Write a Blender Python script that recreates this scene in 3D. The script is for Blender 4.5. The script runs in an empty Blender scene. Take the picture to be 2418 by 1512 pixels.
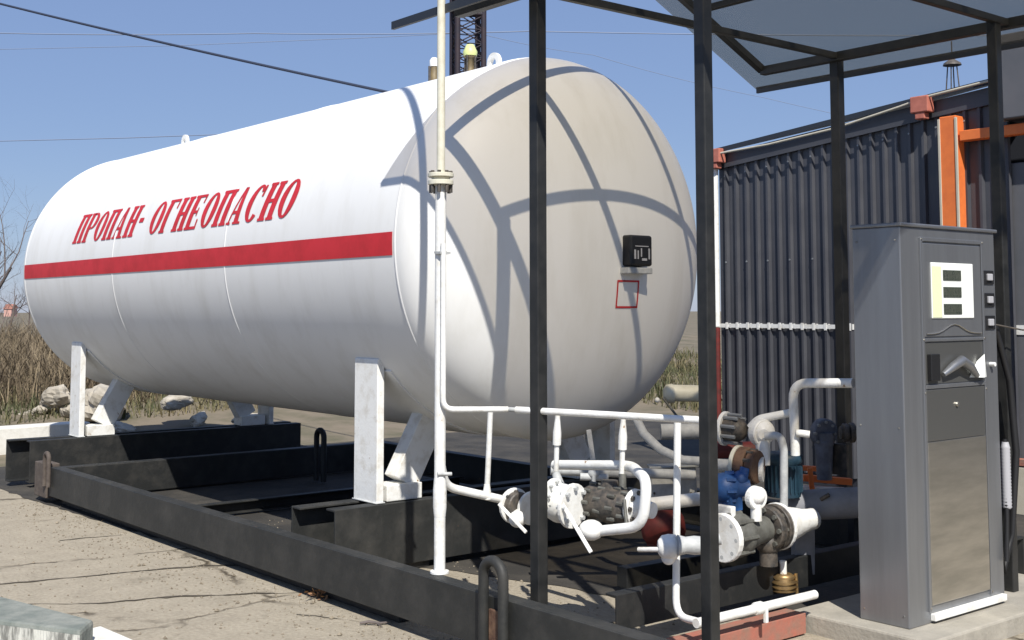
import bpy, math, random
from mathutils import Vector, Matrix, noise
R_ = math.radians
sc = bpy.context.scene
col = sc.collection
random.seed(7)

# ---------------------------------------------------------------- camera
H = 1.7
YAW, FPX, PITCH, PYY, ROLL = 0.88350, 2852.0, 0.0753, 518.3, -0.0013
cam_d = bpy.data.cameras.new('camera'); cam = bpy.data.objects.new('camera', cam_d); col.objects.link(cam)
cf = Vector((-math.sin(YAW)*math.cos(PITCH), math.cos(YAW)*math.cos(PITCH), math.sin(PITCH)))
cr0 = Vector((math.cos(YAW), math.sin(YAW), 0)); cu0 = cr0.cross(cf)
cr = math.cos(ROLL)*cr0 + math.sin(ROLL)*cu0; cu = math.cos(ROLL)*cu0 - math.sin(ROLL)*cr0
m = Matrix((cr, cu, -cf)).transposed().to_4x4(); m.translation = Vector((0, 0, H)); cam.matrix_world = m
cam_d.sensor_width = 36; cam_d.lens = 36*FPX/2418; cam_d.shift_y = (PYY-756)/2418
cam_d.clip_end = 2000; cam_d.clip_start = 0.05
sc.camera = cam
# ---------------------------------------------------------------- sky, sun, exposure
SUN_EL, SUN_AZ = 48, -29           # azimuth counter-clockwise from +X
w = bpy.data.worlds.new('World'); sc.world = w; w.use_nodes = True
nt = w.node_tree; bg = nt.nodes['Background']
sky = nt.nodes.new('ShaderNodeTexSky'); sky.sky_type = 'NISHITA'; sky.sun_disc = False
sky.sun_elevation = R_(SUN_EL); sky.sun_rotation = R_(90-SUN_AZ)
sky.air_density = 1.0; sky.dust_density = 0.2; sky.ozone_density = 3; sky.altitude = 100
tint = nt.nodes.new('ShaderNodeMix'); tint.data_type = 'RGBA'; tint.blend_type = 'MIX'; tint.inputs[0].default_value = .62
nt.links.new(sky.outputs[0], tint.inputs[6]); tint.inputs[7].default_value = (2.35, 3.35, 6.2, 1)
nt.links.new(tint.outputs[2], bg.inputs[0]); bg.inputs[1].default_value = 0.079
sd = bpy.data.lights.new('sun', 'SUN'); sd.energy = 4.6; sd.angle = R_(0.5); sd.color = (1, .955, .88)
so = bpy.data.objects.new('sun', sd); col.objects.link(so)
sv = Vector((math.cos(R_(SUN_AZ))*math.cos(R_(SUN_EL)), math.sin(R_(SUN_AZ))*math.cos(R_(SUN_EL)), math.sin(R_(SUN_EL))))
so.rotation_euler = sv.to_track_quat('Z', 'Y').to_euler(); so.location = (0, -5, 20)
sc.view_settings.view_transform = 'Standard'; sc.view_settings.look = 'None'
sc.view_settings.exposure = 0.38; sc.view_settings.gamma = 1

# ---------------------------------------------------------------- survey helpers: sight lines met with real planes
def ray(x, y): return (cf*FPX + cr*(x-1209) - cu*(y-PYY)).normalized()
def AX(x, y, X): v = ray(x, y); return Vector((0, 0, H)) + v*(X/v.x)
def AY(x, y, Y): v = ray(x, y); return Vector((0, 0, H)) + v*(Y/v.y)
def AZ(x, y, z): v = ray(x, y); return Vector((0, 0, H)) + v*((z-H)/v.z)
def AD(x, y, D): v = ray(x, y); return Vector((0, 0, H)) + v*(D/v.dot(cf))

def AF(x, y, D):      # the front pipe run comes nearer as it goes right: level header from the rail to the middle post
    k = [(1000, 0), (1100, .02), (1200, .15), (1315, .33), (1470, .58), (1600, .80), (1800, .80)]
    for (x0, c0), (x1, c1) in zip(k, k[1:]):
        if x0 <= x <= x1: return AD(x, y, D-(c0+(c1-c0)*(x-x0)/(x1-x0)))
    return AD(x, y, D)

# ---------------------------------------------------------------- materials
def mat(name, c, rough=.5, metal=0., c2=None, nscale=4, ndetail=6, bump=0., bscale=40, spec=.5, lo=.35, hi=.65, stretch=None, coat=0, chips=None, chipc=(.14, .07, .035), chipscale=9):
    m = bpy.data.materials.new(name); m.use_nodes = True; n = m.node_tree.nodes; l = m.node_tree.links
    b = n['Principled BSDF']; b.inputs['Base Color'].default_value = (*c, 1); b.inputs['Roughness'].default_value = rough
    b.inputs['Metallic'].default_value = metal; b.inputs['Specular IOR Level'].default_value = spec
    b.inputs['Coat Weight'].default_value = coat
    tc = n.new('ShaderNodeTexCoord'); mp = n.new('ShaderNodeMapping'); l.new(tc.outputs['Object'], mp.inputs[0])
    if stretch: mp.inputs['Scale'].default_value = stretch
    if c2:
        t = n.new('ShaderNodeTexNoise'); t.inputs['Scale'].default_value = nscale; t.inputs['Detail'].default_value = ndetail
        t.inputs['Roughness'].default_value = .62
        l.new(mp.outputs[0], t.inputs['Vector'])
        r = n.new('ShaderNodeValToRGB'); r.color_ramp.elements[0].position = lo; r.color_ramp.elements[1].position = hi
        r.color_ramp.elements[0].color = (*c, 1); r.color_ramp.elements[1].color = (*c2, 1)
        l.new(t.outputs[0], r.inputs[0]); l.new(r.outputs[0], b.inputs['Base Color'])
        rr = n.new('ShaderNodeMapRange'); rr.inputs[3].default_value = rough; rr.inputs[4].default_value = min(1, rough+.18)
        l.new(t.outputs[0], rr.inputs[0]); l.new(rr.outputs[0], b.inputs['Roughness'])
    if chips:
        k = n.new('ShaderNodeTexNoise'); k.inputs['Scale'].default_value = chipscale; k.inputs['Detail'].default_value = 8; k.inputs['Roughness'].default_value = .7
        l.new(tc.outputs['Object'], k.inputs['Vector'])
        kr = n.new('ShaderNodeValToRGB'); kr.color_ramp.elements[0].position = chips; kr.color_ramp.elements[1].position = chips+.035
        l.new(k.outputs[0], kr.inputs[0]); mx = n.new('ShaderNodeMix'); mx.data_type = 'RGBA'
        src = b.inputs['Base Color'].links[0].from_socket if b.inputs['Base Color'].is_linked else None
        if src: l.new(src, mx.inputs[6])
        else: mx.inputs[6].default_value = (*c, 1)
        mx.inputs[7].default_value = (*chipc, 1); l.new(kr.outputs[0], mx.inputs[0]); l.new(mx.outputs[2], b.inputs['Base Color'])
    if bump:
        t2 = n.new('ShaderNodeTexNoise'); t2.inputs['Scale'].default_value = bscale; t2.inputs['Detail'].default_value = 5
        l.new(mp.outputs[0], t2.inputs['Vector'])
        bp = n.new('ShaderNodeBump'); bp.inputs['Strength'].default_value = bump; bp.inputs['Distance'].default_value = .01
        l.new(t2.outputs[0], bp.inputs['Height']); l.new(bp.outputs[0], b.inputs['Normal'])
    return m
M = {}
M['tank'] = mat('tank_white', (.80, .80, .78), .40, spec=.3, c2=(.67, .66, .62), nscale=1.6, lo=.48, hi=.85, bump=.10, bscale=3, stretch=(2.2, 2.2, .5), chips=.735, chipc=(.42, .34, .25), chipscale=5)
M['white'] = mat('white_paint', (.80, .80, .77), .4, c2=(.60, .57, .50), nscale=11, lo=.48, hi=.75, bump=.15, bscale=60, chips=.66, chipc=(.26, .15, .08), chipscale=22)
M['cream'] = mat('cream_paint', (.72, .70, .58), .45, c2=(.6, .57, .45), nscale=14)
M['greywhite'] = mat('weathered_white', (.50, .51, .50), .55, c2=(.36, .37, .37), nscale=20, bump=.2)  # weathered white; its grey also stands for shade on the gooseneck
M['black'] = mat('black_frame_paint', (.014, .015, .015), .5, c2=(.04, .038, .034), nscale=7, lo=.45, hi=.8, bump=.2, bscale=30)
M['rail'] = mat('dusty_dark_paint', (.020, .021, .020), .52, c2=(.050, .048, .043), nscale=5, lo=.45, hi=.78, bump=.25, bscale=25, chips=.67, chipc=(.13, .075, .045), chipscale=13)
M['post'] = mat('post_paint', (.012, .013, .013), .38, c2=(.026, .026, .025), nscale=9, bump=.1, bscale=30, chips=.70, chipc=(.06, .05, .04), chipscale=16)
M['iron'] = mat('cast_iron', (.035, .034, .032), .45, c2=(.12, .10, .08), nscale=22, bump=.3)
M['rustiron'] = mat('rusty_iron', (.09, .045, .028), .7, c2=(.17, .10, .06), nscale=18, bump=.4)
M['oldrust'] = mat('dusty_brown_steel', (.065, .050, .042), .7, c2=(.11, .09, .075), nscale=12, bump=.4)
M['greasy'] = mat('grey_casting', (.13, .13, .115), .42, c2=(.07, .068, .058), nscale=15, bump=.2)
M['red'] = mat('red_paint', (.60, .022, .030), .45, c2=(.48, .018, .022), nscale=6, lo=.4, hi=.7)
M['orange'] = mat('orange_paint', (.80, .20, .045), .5, c2=(.68, .16, .04), nscale=8)
M['coral'] = mat('faded_coral_paint', (.50, .17, .12), .6, c2=(.40, .13, .09), nscale=14)
M['redlead'] = mat('red_lead_primer', (.38, .13, .09), .65, c2=(.26, .15, .11), nscale=12, bump=.3)
M['dkred'] = mat('dark_red_paint', (.16, .018, .015), .55, c2=(.08, .015, .012), nscale=12)
M['blue'] = mat('blue_paint', (.03, .11, .32), .4, c2=(.02, .06, .18), nscale=12, bump=.15)
M['teal'] = mat('teal_motor_paint', (.02, .055, .085), .4, c2=(.012, .03, .05), nscale=10)
M['slate'] = mat('slate_valve_paint', (.13, .145, .19), .5, c2=(.08, .09, .11), nscale=18, bump=.2)
M['brass'] = mat('brass', (.50, .33, .14), .35, .8, c2=(.30, .2, .1), nscale=20)
M['valvecap'] = mat('yellow_green_cap', (.62, .68, .28), .4)
M['browncap'] = mat('brown_valve_body', (.20, .15, .07), .5, c2=(.12, .09, .05), nscale=20)
M['zinc'] = mat('zinc_plate', (.34, .36, .37), .45, .55, c2=(.25, .26, .27), nscale=9)
M['cabinet'] = mat('grey_cabinet_metal', (.30, .31, .325), .30, .70, c2=(.245, .25, .26), nscale=1.2, stretch=(6, 6, .5), bump=.03, bscale=20)
M['inox'] = mat('brushed_steel', (.60, .57, .51), .26, .9, c2=(.44, .42, .37), nscale=2, stretch=(1, 1, 6), bump=.03, bscale=30)
M['dkpanel'] = mat('dark_steel_panel', (.21, .21, .20), .3, .7)
M['plate'] = mat('white_display_plate', (.86, .88, .84), .35)
M['yelpaper'] = mat('pale_yellow_paper', (.72, .76, .50), .5)
M['lcd'] = mat('lcd_glass', (.045, .055, .045), .2, c2=(.07, .08, .06), nscale=60)
M['rubber'] = mat('black_rubber', (.012, .012, .013), .5)
M['greyplastic'] = mat('grey_plastic', (.40, .40, .42), .5)
M['dullgrey'] = mat('dull_grey_paint', (.27, .28, .31), .5, c2=(.20, .205, .22), nscale=9)
M['anthracite'] = mat('anthracite_sheet', (.052, .054, .064), .36, c2=(.066, .068, .078), nscale=3, coat=.1)
M['dkwall'] = mat('dark_navy_sheet', (.030, .033, .043), .45)
M['roofdark'] = mat('dark_roof_sheet', (.022, .027, .036), .5)
M['greydoor'] = mat('grey_door_paint', (.10, .105, .115), .5, c2=(.12, .12, .13), nscale=4)
M['beigeboard'] = mat('beige_board', (.52, .48, .39), .7, c2=(.45, .42, .33), nscale=7)
M['tower'] = mat('tower_steel', (.035, .022, .028), .6, c2=(.02, .018, .03), nscale=3)
M['wire'] = mat('cable_sheath', (.03, .04, .07), .6)
M['thinwire'] = mat('thin_line_wire', (.20, .25, .36), .6)
M['stone'] = mat('pale_rubble', (.46, .42, .35), .9, c2=(.28, .25, .2), nscale=5, bump=.6, bscale=12)
M['concrete'] = mat('light_concrete', (.40, .37, .31), .88, c2=(.28, .26, .22), nscale=4, bump=.4, bscale=40)
M['kerbgrey'] = mat('grey_kerb_concrete', (.16, .18, .16), .9, c2=(.26, .27, .24), nscale=8, bump=.8, bscale=25)
M['whitewash'] = mat('whitewash', (.76, .75, .70), .85, c2=(.62, .60, .54), nscale=6, bump=.3)
M['peeling'] = mat('peeling_whitewash', (.62, .62, .56), .9, c2=(.20, .20, .18), nscale=7, lo=.45, hi=.58, bump=.7, bscale=20, stretch=(3, 3, .6))
M['twig'] = mat('dry_stalks', (.12, .09, .058), .9, c2=(.24, .19, .12), nscale=2.5, lo=.4, hi=.6)
M['bark'] = mat('bare_bark', (.10, .085, .08), .9, c2=(.16, .13, .12), nscale=8)
M['weed'] = mat('olive_weeds', (.07, .08, .035), .9, c2=(.18, .15, .08), nscale=1.6, lo=.42, hi=.6)
M['pink'] = mat('pink_plaster', (.55, .33, .28), .8)
M['asphalt'] = mat('oily_asphalt', (.028, .026, .023), .9, c2=(.07, .062, .05), nscale=2.2, lo=.4, hi=.7, bump=.6, bscale=30)
M['crackfill'] = mat('dirt_in_joints', (.055, .044, .032), .95, c2=(.10, .085, .06), nscale=25)
M['leaf'] = mat('dead_leaves', (.30, .15, .07), .8, c2=(.20, .12, .06), nscale=30)
M['roadway'] = mat('road_asphalt', (.055, .055, .054), .88, c2=(.085, .082, .076), nscale=3, bump=.5, bscale=60)
M['grit'] = mat('brown_grit', (.30, .255, .19), .95, c2=(.15, .125, .09), nscale=30)
M['soil'] = mat('brown_soil', (.19, .155, .11), .95, c2=(.11, .10, .06), nscale=1.4, lo=.4, hi=.65, bump=.8, bscale=6)

def ground_mat():
    m = bpy.data.materials.new('old_concrete_paving'); m.use_nodes = True; n = m.node_tree.nodes; l = m.node_tree.links
    b = n['Principled BSDF']; b.inputs['Roughness'].default_value = .92; b.inputs['Specular IOR Level'].default_value = .2
    tc = n.new('ShaderNodeTexCoord')
    def nz(s, d, r=.6):
        t = n.new('ShaderNodeTexNoise'); t.inputs['Scale'].default_value = s; t.inputs['Detail'].default_value = d; t.inputs['Roughness'].default_value = r
        l.new(tc.outputs['Object'], t.inputs['Vector']); return t
    def ramp(src, a, ca, bb, cb):
        r = n.new('ShaderNodeValToRGB'); r.color_ramp.elements[0].position = a; r.color_ramp.elements[1].position = bb
        r.color_ramp.elements[0].color = (*ca, 1); r.color_ramp.elements[1].color = (*cb, 1); l.new(src, r.inputs[0]); return r.outputs[0]
    def mix(f, a, bb, mode='MIX'):
        x = n.new('ShaderNodeMix'); x.data_type = 'RGBA'; x.blend_type = mode
        for s, v in ((x.inputs[0], f), (x.inputs[6], a), (x.inputs[7], bb)):
            if hasattr(v, 'is_linked'): l.new(v, s)
            elif isinstance(v, tuple): s.default_value = (*v, 1)
            else: s.default_value = v
        return x.outputs[2]
    big = nz(.9, 8); fine = nz(38, 6, .7); mid = nz(5, 7)
    c = mix(ramp(big.outputs[0], .35, (0, 0, 0), .68, (1, 1, 1)), (.37, .32, .24), (.28, .24, .185))
    c = mix(.55, c, ramp(mid.outputs[0], .3, (.25, .218, .168), .7, (.43, .38, .295)))
    c = mix(.35, c, ramp(fine.outputs[0], .3, (.15, .13, .10), .7, (.54, .49, .39)))
    # cracks: warped cells, only where a patch noise allows
    wv = n.new('ShaderNodeVectorMath'); wv.operation = 'MULTIPLY_ADD'; wn = nz(3.5, 6)
    l.new(wn.outputs[1], wv.inputs[0]); wv.inputs[1].default_value = (.35, .35, 0); l.new(tc.outputs['Object'], wv.inputs[2])
    vo = n.new('ShaderNodeTexVoronoi'); vo.feature = 'DISTANCE_TO_EDGE'; vo.inputs['Scale'].default_value = .62
    l.new(wv.outputs[0], vo.inputs['Vector'])
    cr_ = ramp(vo.outputs['Distance'], .004, (1, 1, 1), .020, (0, 0, 0))
    pm = ramp(nz(1.7, 3).outputs[0], .42, (0, 0, 0), .56, (1, 1, 1))
    ck = n.new('ShaderNodeMath'); ck.operation = 'MULTIPLY'; l.new(cr_, ck.inputs[0]); l.new(pm, ck.inputs[1])
    c = mix(ck.outputs[0], c, (.085, .07, .05))
    # gritty dark stains
    st = ramp(nz(2.3, 8, .7).outputs[0], .60, (0, 0, 0), .74, (.7, .7, .7))
    c = mix(st, c, (.13, .115, .085))
    l.new(c, b.inputs['Base Color'])
    bp = n.new('ShaderNodeBump'); bp.inputs['Strength'].default_value = .5; bp.inputs['Distance'].default_value = .02
    ad = n.new('ShaderNodeMath'); ad.operation = 'SUBTRACT'; l.new(fine.outputs[0], ad.inputs[0]); l.new(ck.outputs[0], ad.inputs[1])
    l.new(ad.outputs[0], bp.inputs['Height']); l.new(bp.outputs[0], b.inputs['Normal'])
    return m
M['ground'] = ground_mat()

def poly_mat():
    m = bpy.data.materials.new('smoked_polycarbonate'); m.use_nodes = True; n = m.node_tree.nodes; l = m.node_tree.links
    b = n['Principled BSDF']; b.inputs['Base Color'].default_value = (.20, .20, .20, 1); b.inputs['Roughness'].default_value = .3
    t = n.new('ShaderNodeBsdfTransparent'); t.inputs[0].default_value = (.84, .80, .73, 1)
    mx = n.new('ShaderNodeMixShader'); mx.inputs[0].default_value = .76
    l.new(b.outputs[0], mx.inputs[1]); l.new(t.outputs[0], mx.inputs[2]); l.new(mx.outputs[0], n['Material Output'].inputs[0])
    return m
M['poly'] = poly_mat()

# ---------------------------------------------------------------- mesh building
class MB:
    def __init__(s): s.v = []; s.f = []; s.sm = []
    def add(s, vs, fs, smooth=False):
        o = len(s.v); s.v += [Vector(v) for v in vs]; s.f += [tuple(i+o for i in f) for f in fs]; s.sm += [smooth]*len(fs); return s
    def box(s, a, b):
        x0, x1 = sorted((a[0], b[0])); y0, y1 = sorted((a[1], b[1])); z0, z1 = sorted((a[2], b[2]))
        return s.add([(x0,y0,z0),(x1,y0,z0),(x1,y1,z0),(x0,y1,z0),(x0,y0,z1),(x1,y0,z1),(x1,y1,z1),(x0,y1,z1)],
              [(0,3,2,1),(4,5,6,7),(0,1,5,4),(1,2,6,5),(2,3,7,6),(3,0,4,7)])
    def bar(s, p, q, wd, ht, up=(0, 0, 1)):      # rectangular bar p->q
        p = Vector(p); q = Vector(q); d = (q-p).normalized(); up = Vector(up)
        sd = d.cross(up)
        if sd.length < 1e-4: sd = d.cross(Vector((0, 1, 0)))
        sd.normalize(); u = sd.cross(d)
        sd *= wd/2; u *= ht/2
        vs = [p-sd-u, p+sd-u, p+sd+u, p-sd+u, q-sd-u, q+sd-u, q+sd+u, q-sd+u]
        return s.add(vs, [(3,2,1,0),(4,5,6,7),(0,1,5,4),(1,2,6,5),(2,3,7,6),(3,0,4,7)])
    def tube(s, pts, r, seg=14, cap=True):
        pts = [Vector(p) for p in pts]; n = len(pts); rs = r if isinstance(r, (list, tuple)) else [r]*n
        d0 = (pts[1]-pts[0]).normalized(); a = d0.orthogonal().normalized()
        vs = []; fs = []
        for i, p in enumerate(pts):
            if i == 0: d = pts[1]-pts[0]
            elif i == n-1: d = pts[-1]-pts[-2]
            else: d = (pts[i+1]-p).normalized() + (p-pts[i-1]).normalized()
            d.normalize(); a = (a - d*a.dot(d)).normalized(); b = d.cross(a)
            for k in range(seg):
                t = 2*math.pi*k/seg; vs.append(p + (a*math.cos(t)+b*math.sin(t))*rs[i])
        for i in range(n-1):
            for k in range(seg):
                k2 = (k+1) % seg; fs.append((i*seg+k, i*seg+k2, (i+1)*seg+k2, (i+1)*seg+k))
        s.add(vs, fs, True)
        if cap: s.add([vs[k] for k in range(seg)], [tuple(reversed(range(seg)))]); s.add([vs[(n-1)*seg+k] for k in range(seg)], [tuple(range(seg))])
        return s
    def pipe(s, pts, r, bend=None, seg=14):      # pipe with rounded bends
        pts = [Vector(p) for p in pts]; bend = bend or r*2.6; out = [pts[0]]
        for i in range(1, len(pts)-1):
            a, p, c = pts[i-1], pts[i], pts[i+1]; u = (a-p); v = (c-p)
            k = min(bend, u.length*.48, v.length*.48); u.normalize(); v.normalize(); A = p+u*k; B = p+v*k
            for j in range(7):
                t = j/6; out.append(A*(1-t)**2 + p*2*t*(1-t) + B*t*t)
        out.append(pts[-1]); return s.tube(out, r, seg)
    def lathe(s, o, ax, prof, seg=32, smooth=True):   # prof: [(t along axis, radius)]
        o = Vector(o); ax = Vector(ax).normalized(); a = ax.orthogonal().normalized(); b = ax.cross(a)
        n = len(prof); vs = []
        for t, r in prof:
            for k in range(seg):
                q = 2*math.pi*k/seg; vs.append(o+ax*t+(a*math.cos(q)+b*math.sin(q))*max(r, 1e-4))
        s.add(vs, [(i*seg+k, i*seg+(k+1) % seg, (i+1)*seg+(k+1) % seg, (i+1)*seg+k) for i in range(n-1) for k in range(seg)], smooth)
        s.add(vs[:seg], [tuple(reversed(range(seg)))]); s.add(vs[-seg:], [tuple(range(seg))]); return s
    def disc(s, o, ax, r, th, seg=28, bevel=.12):     # short cylinder with slight bevels, centred at o
        e = min(th, r)*bevel; return s.lathe(Vector(o)-Vector(ax).normalized()*th/2, ax, [(0, r-e), (e, r), (th-e, r), (th, r-e)], seg, False)
    def bolts(s, o, ax, pr, br, ln, n, ph=0):
        ax = Vector(ax).normalized(); a = ax.orthogonal().normalized(); b = ax.cross(a)
        for k in range(n):
            q = 2*math.pi*(k+ph)/n; c = Vector(o)+(a*math.cos(q)+b*math.sin(q))*pr; s.disc(c, ax, br, ln, 6, .05)
        return s
    def ball(s, o, r, sx=(1, 1, 1), seg=18):
        o = Vector(o); vs = []; n = seg//2
        for i in range(n+1):
            ph = math.pi*i/n
            for k in range(seg):
                q = 2*math.pi*k/seg; vs.append(o+Vector((math.sin(ph)*math.cos(q)*r*sx[0], math.sin(ph)*math.sin(q)*r*sx[1], math.cos(ph)*r*sx[2])))
        return s.add(vs, [(i*seg+k, (i+1)*seg+k, (i+1)*seg+(k+1) % seg, i*seg+(k+1) % seg) for i in range(n) for k in range(seg)], True)
    def build(s, name, material, parent=None, bevel=0, base=None):
        me = bpy.data.meshes.new(name); me.from_pydata([tuple(v) for v in s.v], [], s.f); me.validate()
        if len(me.polygons) == len(s.sm):
            for p, q in zip(me.polygons, s.sm): p.use_smooth = q
        me.materials.append(M[material] if isinstance(material, str) else material)
        o = bpy.data.objects.new(name, me); col.objects.link(o)
        if parent is not None:
            o.parent = parent; o.matrix_parent_inverse = Matrix.Translation(-parent.location) if parent.parent is None else Matrix.Identity(4)
        elif base is not None:
            me.transform(Matrix.Translation(-Vector(base))); o.location = base
        if bevel:
            b = o.modifiers.new('bevel', 'BEVEL'); b.width = bevel; b.segments = 2; b.limit_method = 'ANGLE'; b.angle_limit = R_(50)
        return o
def each(mb, name, material, parent, per=36):     # one object per bolt
    for i in range(0, len(mb.v), per):
        q = MB(); q.v = mb.v[i:i+per]
        for f, sm in zip(mb.f, mb.sm):
            if i <= f[0] < i+per: q.f.append(tuple(k-i for k in f)); q.sm.append(sm)
        q.build(name, material, parent)
def root_of(o):
    p = Vector((0, 0, 0))
    while o is not None: p = p + o.location; o = o.parent if o.parent else None
    return p
def thing(name, label, cat, loc, group=None):
    o = bpy.data.objects.new(name, None); o.empty_display_size = .1; col.objects.link(o); o.location = loc
    return tag(o, label, cat, group)
def tag(o, label=None, cat=None, group=None, kind=None):
    if label: o['label'] = label
    if cat: o['category'] = cat
    if group: o['group'] = group
    if kind: o['kind'] = kind
    return o
V = Vector

# ================================================================ SETTING
g = MB()
nx = 90
def gz(x, y):
    d = max(0, (-x-13.2)+max(0, y-6)*.0)          # bank rising beyond the yard
    e = max(0, y-15)
    far = max(d, e*.7)
    t = min(1, far/7)
    return t*t*(3-2*t)*.55 + (t*.22*noise.noise(V((x*.4, y*.4, 0))) if t > 0 else 0)
xs_ = [-900, -400, -150, -80, -55, -45] + [-40+i*.6 for i in range(47)] + [-11, -8, -5, -2, 2, 10, 60, 300, 900]
ys_ = [-900, -200, -40, -10, -3, 0, 2, 3] + [3.5+i*.7 for i in range(50)] + [45, 60, 100, 250, 900]
vs = [(x, y, gz(x, y)) for y in ys_ for x in xs_]; nX = len(xs_)
g.add(vs, [(j*nX+i, j*nX+i+1, (j+1)*nX+i+1, (j+1)*nX+i) for j in range(len(ys_)-1) for i in range(nX-1)], True)
g.build('ground', 'soil'); tag(bpy.data.objects['ground'], kind='structure')
bpy.data.objects['ground'].location.z = -.006
g = MB(); g.add([(-60, -40, .002), (60, -40, .002), (60, 1.62, .002), (-60, 1.35, .002)], [(0, 1, 2, 3)])  # unseen dark road added to cut light bounced onto the tank underside
tag(g.build('road', 'roadway'), kind='structure'); bpy.data.objects['road'].location.z = .003
g = MB(); g.add([(-14.6, -30, 0), (40, -30, 0), (40, 14.8, 0), (-14.6, 14.8, 0)], [(0, 1, 2, 3)])
tag(g.build('pavement', 'ground'), kind='structure')

g = MB(); px = []
random.seed(11)
edge = [(-14.2, 3.62), (-11.5, 3.66), (-9, 3.75), (-7.2, 4.2), (-6.6, 4.75), (-5.7, 5.05), (-4.9, 5.1), (-4.1, 5.4), (-4.1, 14.5), (-14.5, 14.5)]
pts = []
for i in range(len(edge)):
    a = V(edge[i]).to_3d() if 0 else Vector((*edge[i], 0)); c = Vector((*edge[(i+1) % len(edge)], 0)); n = max(1, int((c-a).length/.12))
    for j in range(n): pts.append(a.lerp(c, j/n)+Vector((random.gauss(0, .02), random.gauss(0, .02), .004)))
g.add(pts, [tuple(range(len(pts)))]); tag(g.build('asphalt', 'asphalt'), kind='structure')  # dark ground sheet under and behind the tank

# ================================================================ STORAGE TANK
YC, ZC, TR, XS, TH, XF = 5.417, 2.127, 1.293, -6.157, .585, -13.149
tk = thing('storage_tank', 'large white horizontal propane tank with red stripe and red lettering', 'gas tank', (-9.65, YC, .45))
prof = []
N = 22
for i in range(N+1):
    t = math.pi/2*i/N; prof.append((XF-TH*math.cos(t), TR*math.sin(t)))
for i in range(1, 14): prof.append((XF+(XS-XF)*i/14, TR))
for i in range(N+1):
    t = math.pi/2*(1-i/N); prof.append((XS+TH*math.cos(t), TR*math.sin(t)))
b = MB(); b.lathe((0, YC, ZC), (1, 0, 0), prof, 128); b.build('shell', 'tank', tk)
def onT(x, ang, e=0): a = R_(ang); return V((x, YC-(TR+e)*math.cos(a), ZC+(TR+e)*math.sin(a)))
def shellpatch(mb, x0, x1, a0, a1, e, nx=1, na=10, th=0):
    vs = [onT(x0+(x1-x0)*i/nx, a0+(a1-a0)*j/na, e) for i in range(nx+1) for j in range(na+1)]
    fs = [(i*(na+1)+j, (i+1)*(na+1)+j, (i+1)*(na+1)+j+1, i*(na+1)+j+1) for i in range(nx) for j in range(na)]
    mb.add(vs, fs, True)
    if th:
        for (xa, xb) in ((x0, x0), (x1, x1)):
            vs = [onT(xa, a0+(a1-a0)*j/na, ee) for ee in (-.002, e) for j in range(na+1)]
            mb.add(vs, [(j, j+1, na+2+j, na+1+j) for j in range(na)])
        for a in (a0, a1):
            mb.add([onT(x0, a, -.002), onT(x1, a, -.002), onT(x1, a, e), onT(x0, a, e)], [(0, 1, 2, 3)])
    return mb
b = MB(); shellpatch(b, XF, XS-.02, -3.9, 2.5, .0048, 30, 4); st_o = b.build('stripe', 'red', tk)
# weld seams: narrow raised rings
for x in (XF, -10.72, -8.47, XS):
    b = MB(); hw = .012
    b.lathe((x-hw, YC, ZC), (1, 0, 0), [(0, TR-.002), (hw*.5, TR+.0035), (hw*1.5, TR+.0035), (hw*2, TR-.002)], 128); b.build('weld_seam', 'tank', tk)
# lettering: heavy slanted slab letters wrapped on the shell
def rect(x0, y0, x1, y1): return [(x0, y0), (x1, y0), (x1, y1), (x0, y1)]
def stem(x): return [rect(x, .0, x+.28, 1), rect(x-.06, 0, x+.34, .07), rect(x-.06, .93, x+.34, 1)]
def ring(x0, x1, y0, y1, t, a0=0, a1=360):
    out = []; n = 20; cx = (x0+x1)/2; cy = (y0+y1)/2
    for i in range(n):
        A = R_(a0+(a1-a0)*i/n); B = R_(a0+(a1-a0)*(i+1)/n)
        def o(a): return (cx+(x1-x0)/2*math.cos(a), cy+(y1-y0)/2*math.sin(a))
        def q(a): return (cx+((x1-x0)/2-t)*math.cos(a), cy+((y1-y0)/2-.07)*math.sin(a))
        out.append([q(A), o(A), o(B), q(B)])
    return out
def glyph(ch):
    if ch == 'П': return stem(.06)+stem(.54)+[rect(.24, .91, .60, 1)]
    if ch == 'Н': return stem(.06)+stem(.54)+[rect(.24, .46, .60, .55)]
    if ch == 'Р': return stem(.06)+ring(.10, .88, .44, 1, .26, -90, 90)+[rect(.24, .44, .47, .51), rect(.24, .93, .47, 1)]
    if ch == 'О': return ring(.02, .88, 0, 1, .28)
    if ch == 'С': return ring(.02, .88, 0, 1, .28, 42, 318)+[rect(.68, .66, .78, .97)]
    if ch == 'Г': return stem(.06)+[rect(.24, .92, .80, 1), rect(.72, .70, .80, .92)]
    if ch == 'Е': return stem(.06)+[rect(.24, .92, .78, 1), rect(.70, .74, .78, .92), rect(.24, 0, .80, .08), rect(.72, .08, .80, .28), rect(.24, .46, .58, .54), rect(.52, .38, .58, .62)]
    if ch == 'А': return [[(.46, 0), (.74, 0), (.56, 1), (.40, 1)], [(.06, 0), (.14, 0), (.46, 1), (.38, 1)], rect(.20, .28, .60, .36), rect(0, 0, .24, .06), rect(.40, 0, .86, .06)]
    if ch == '-': return [rect(.08, .42, .42, .56)]
    return []
txt = 'ПРОПАН-  ОГНЕОПАСНО'
adv = {'-': .5, ' ': .30}
tot = sum(adv.get(c, .97) for c in txt)
X0, X1, A0, A1 = -11.80, -7.38, 10.0, 22.9
u = (X1-X0-.10)/tot; cx = 0; b = MB()
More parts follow.
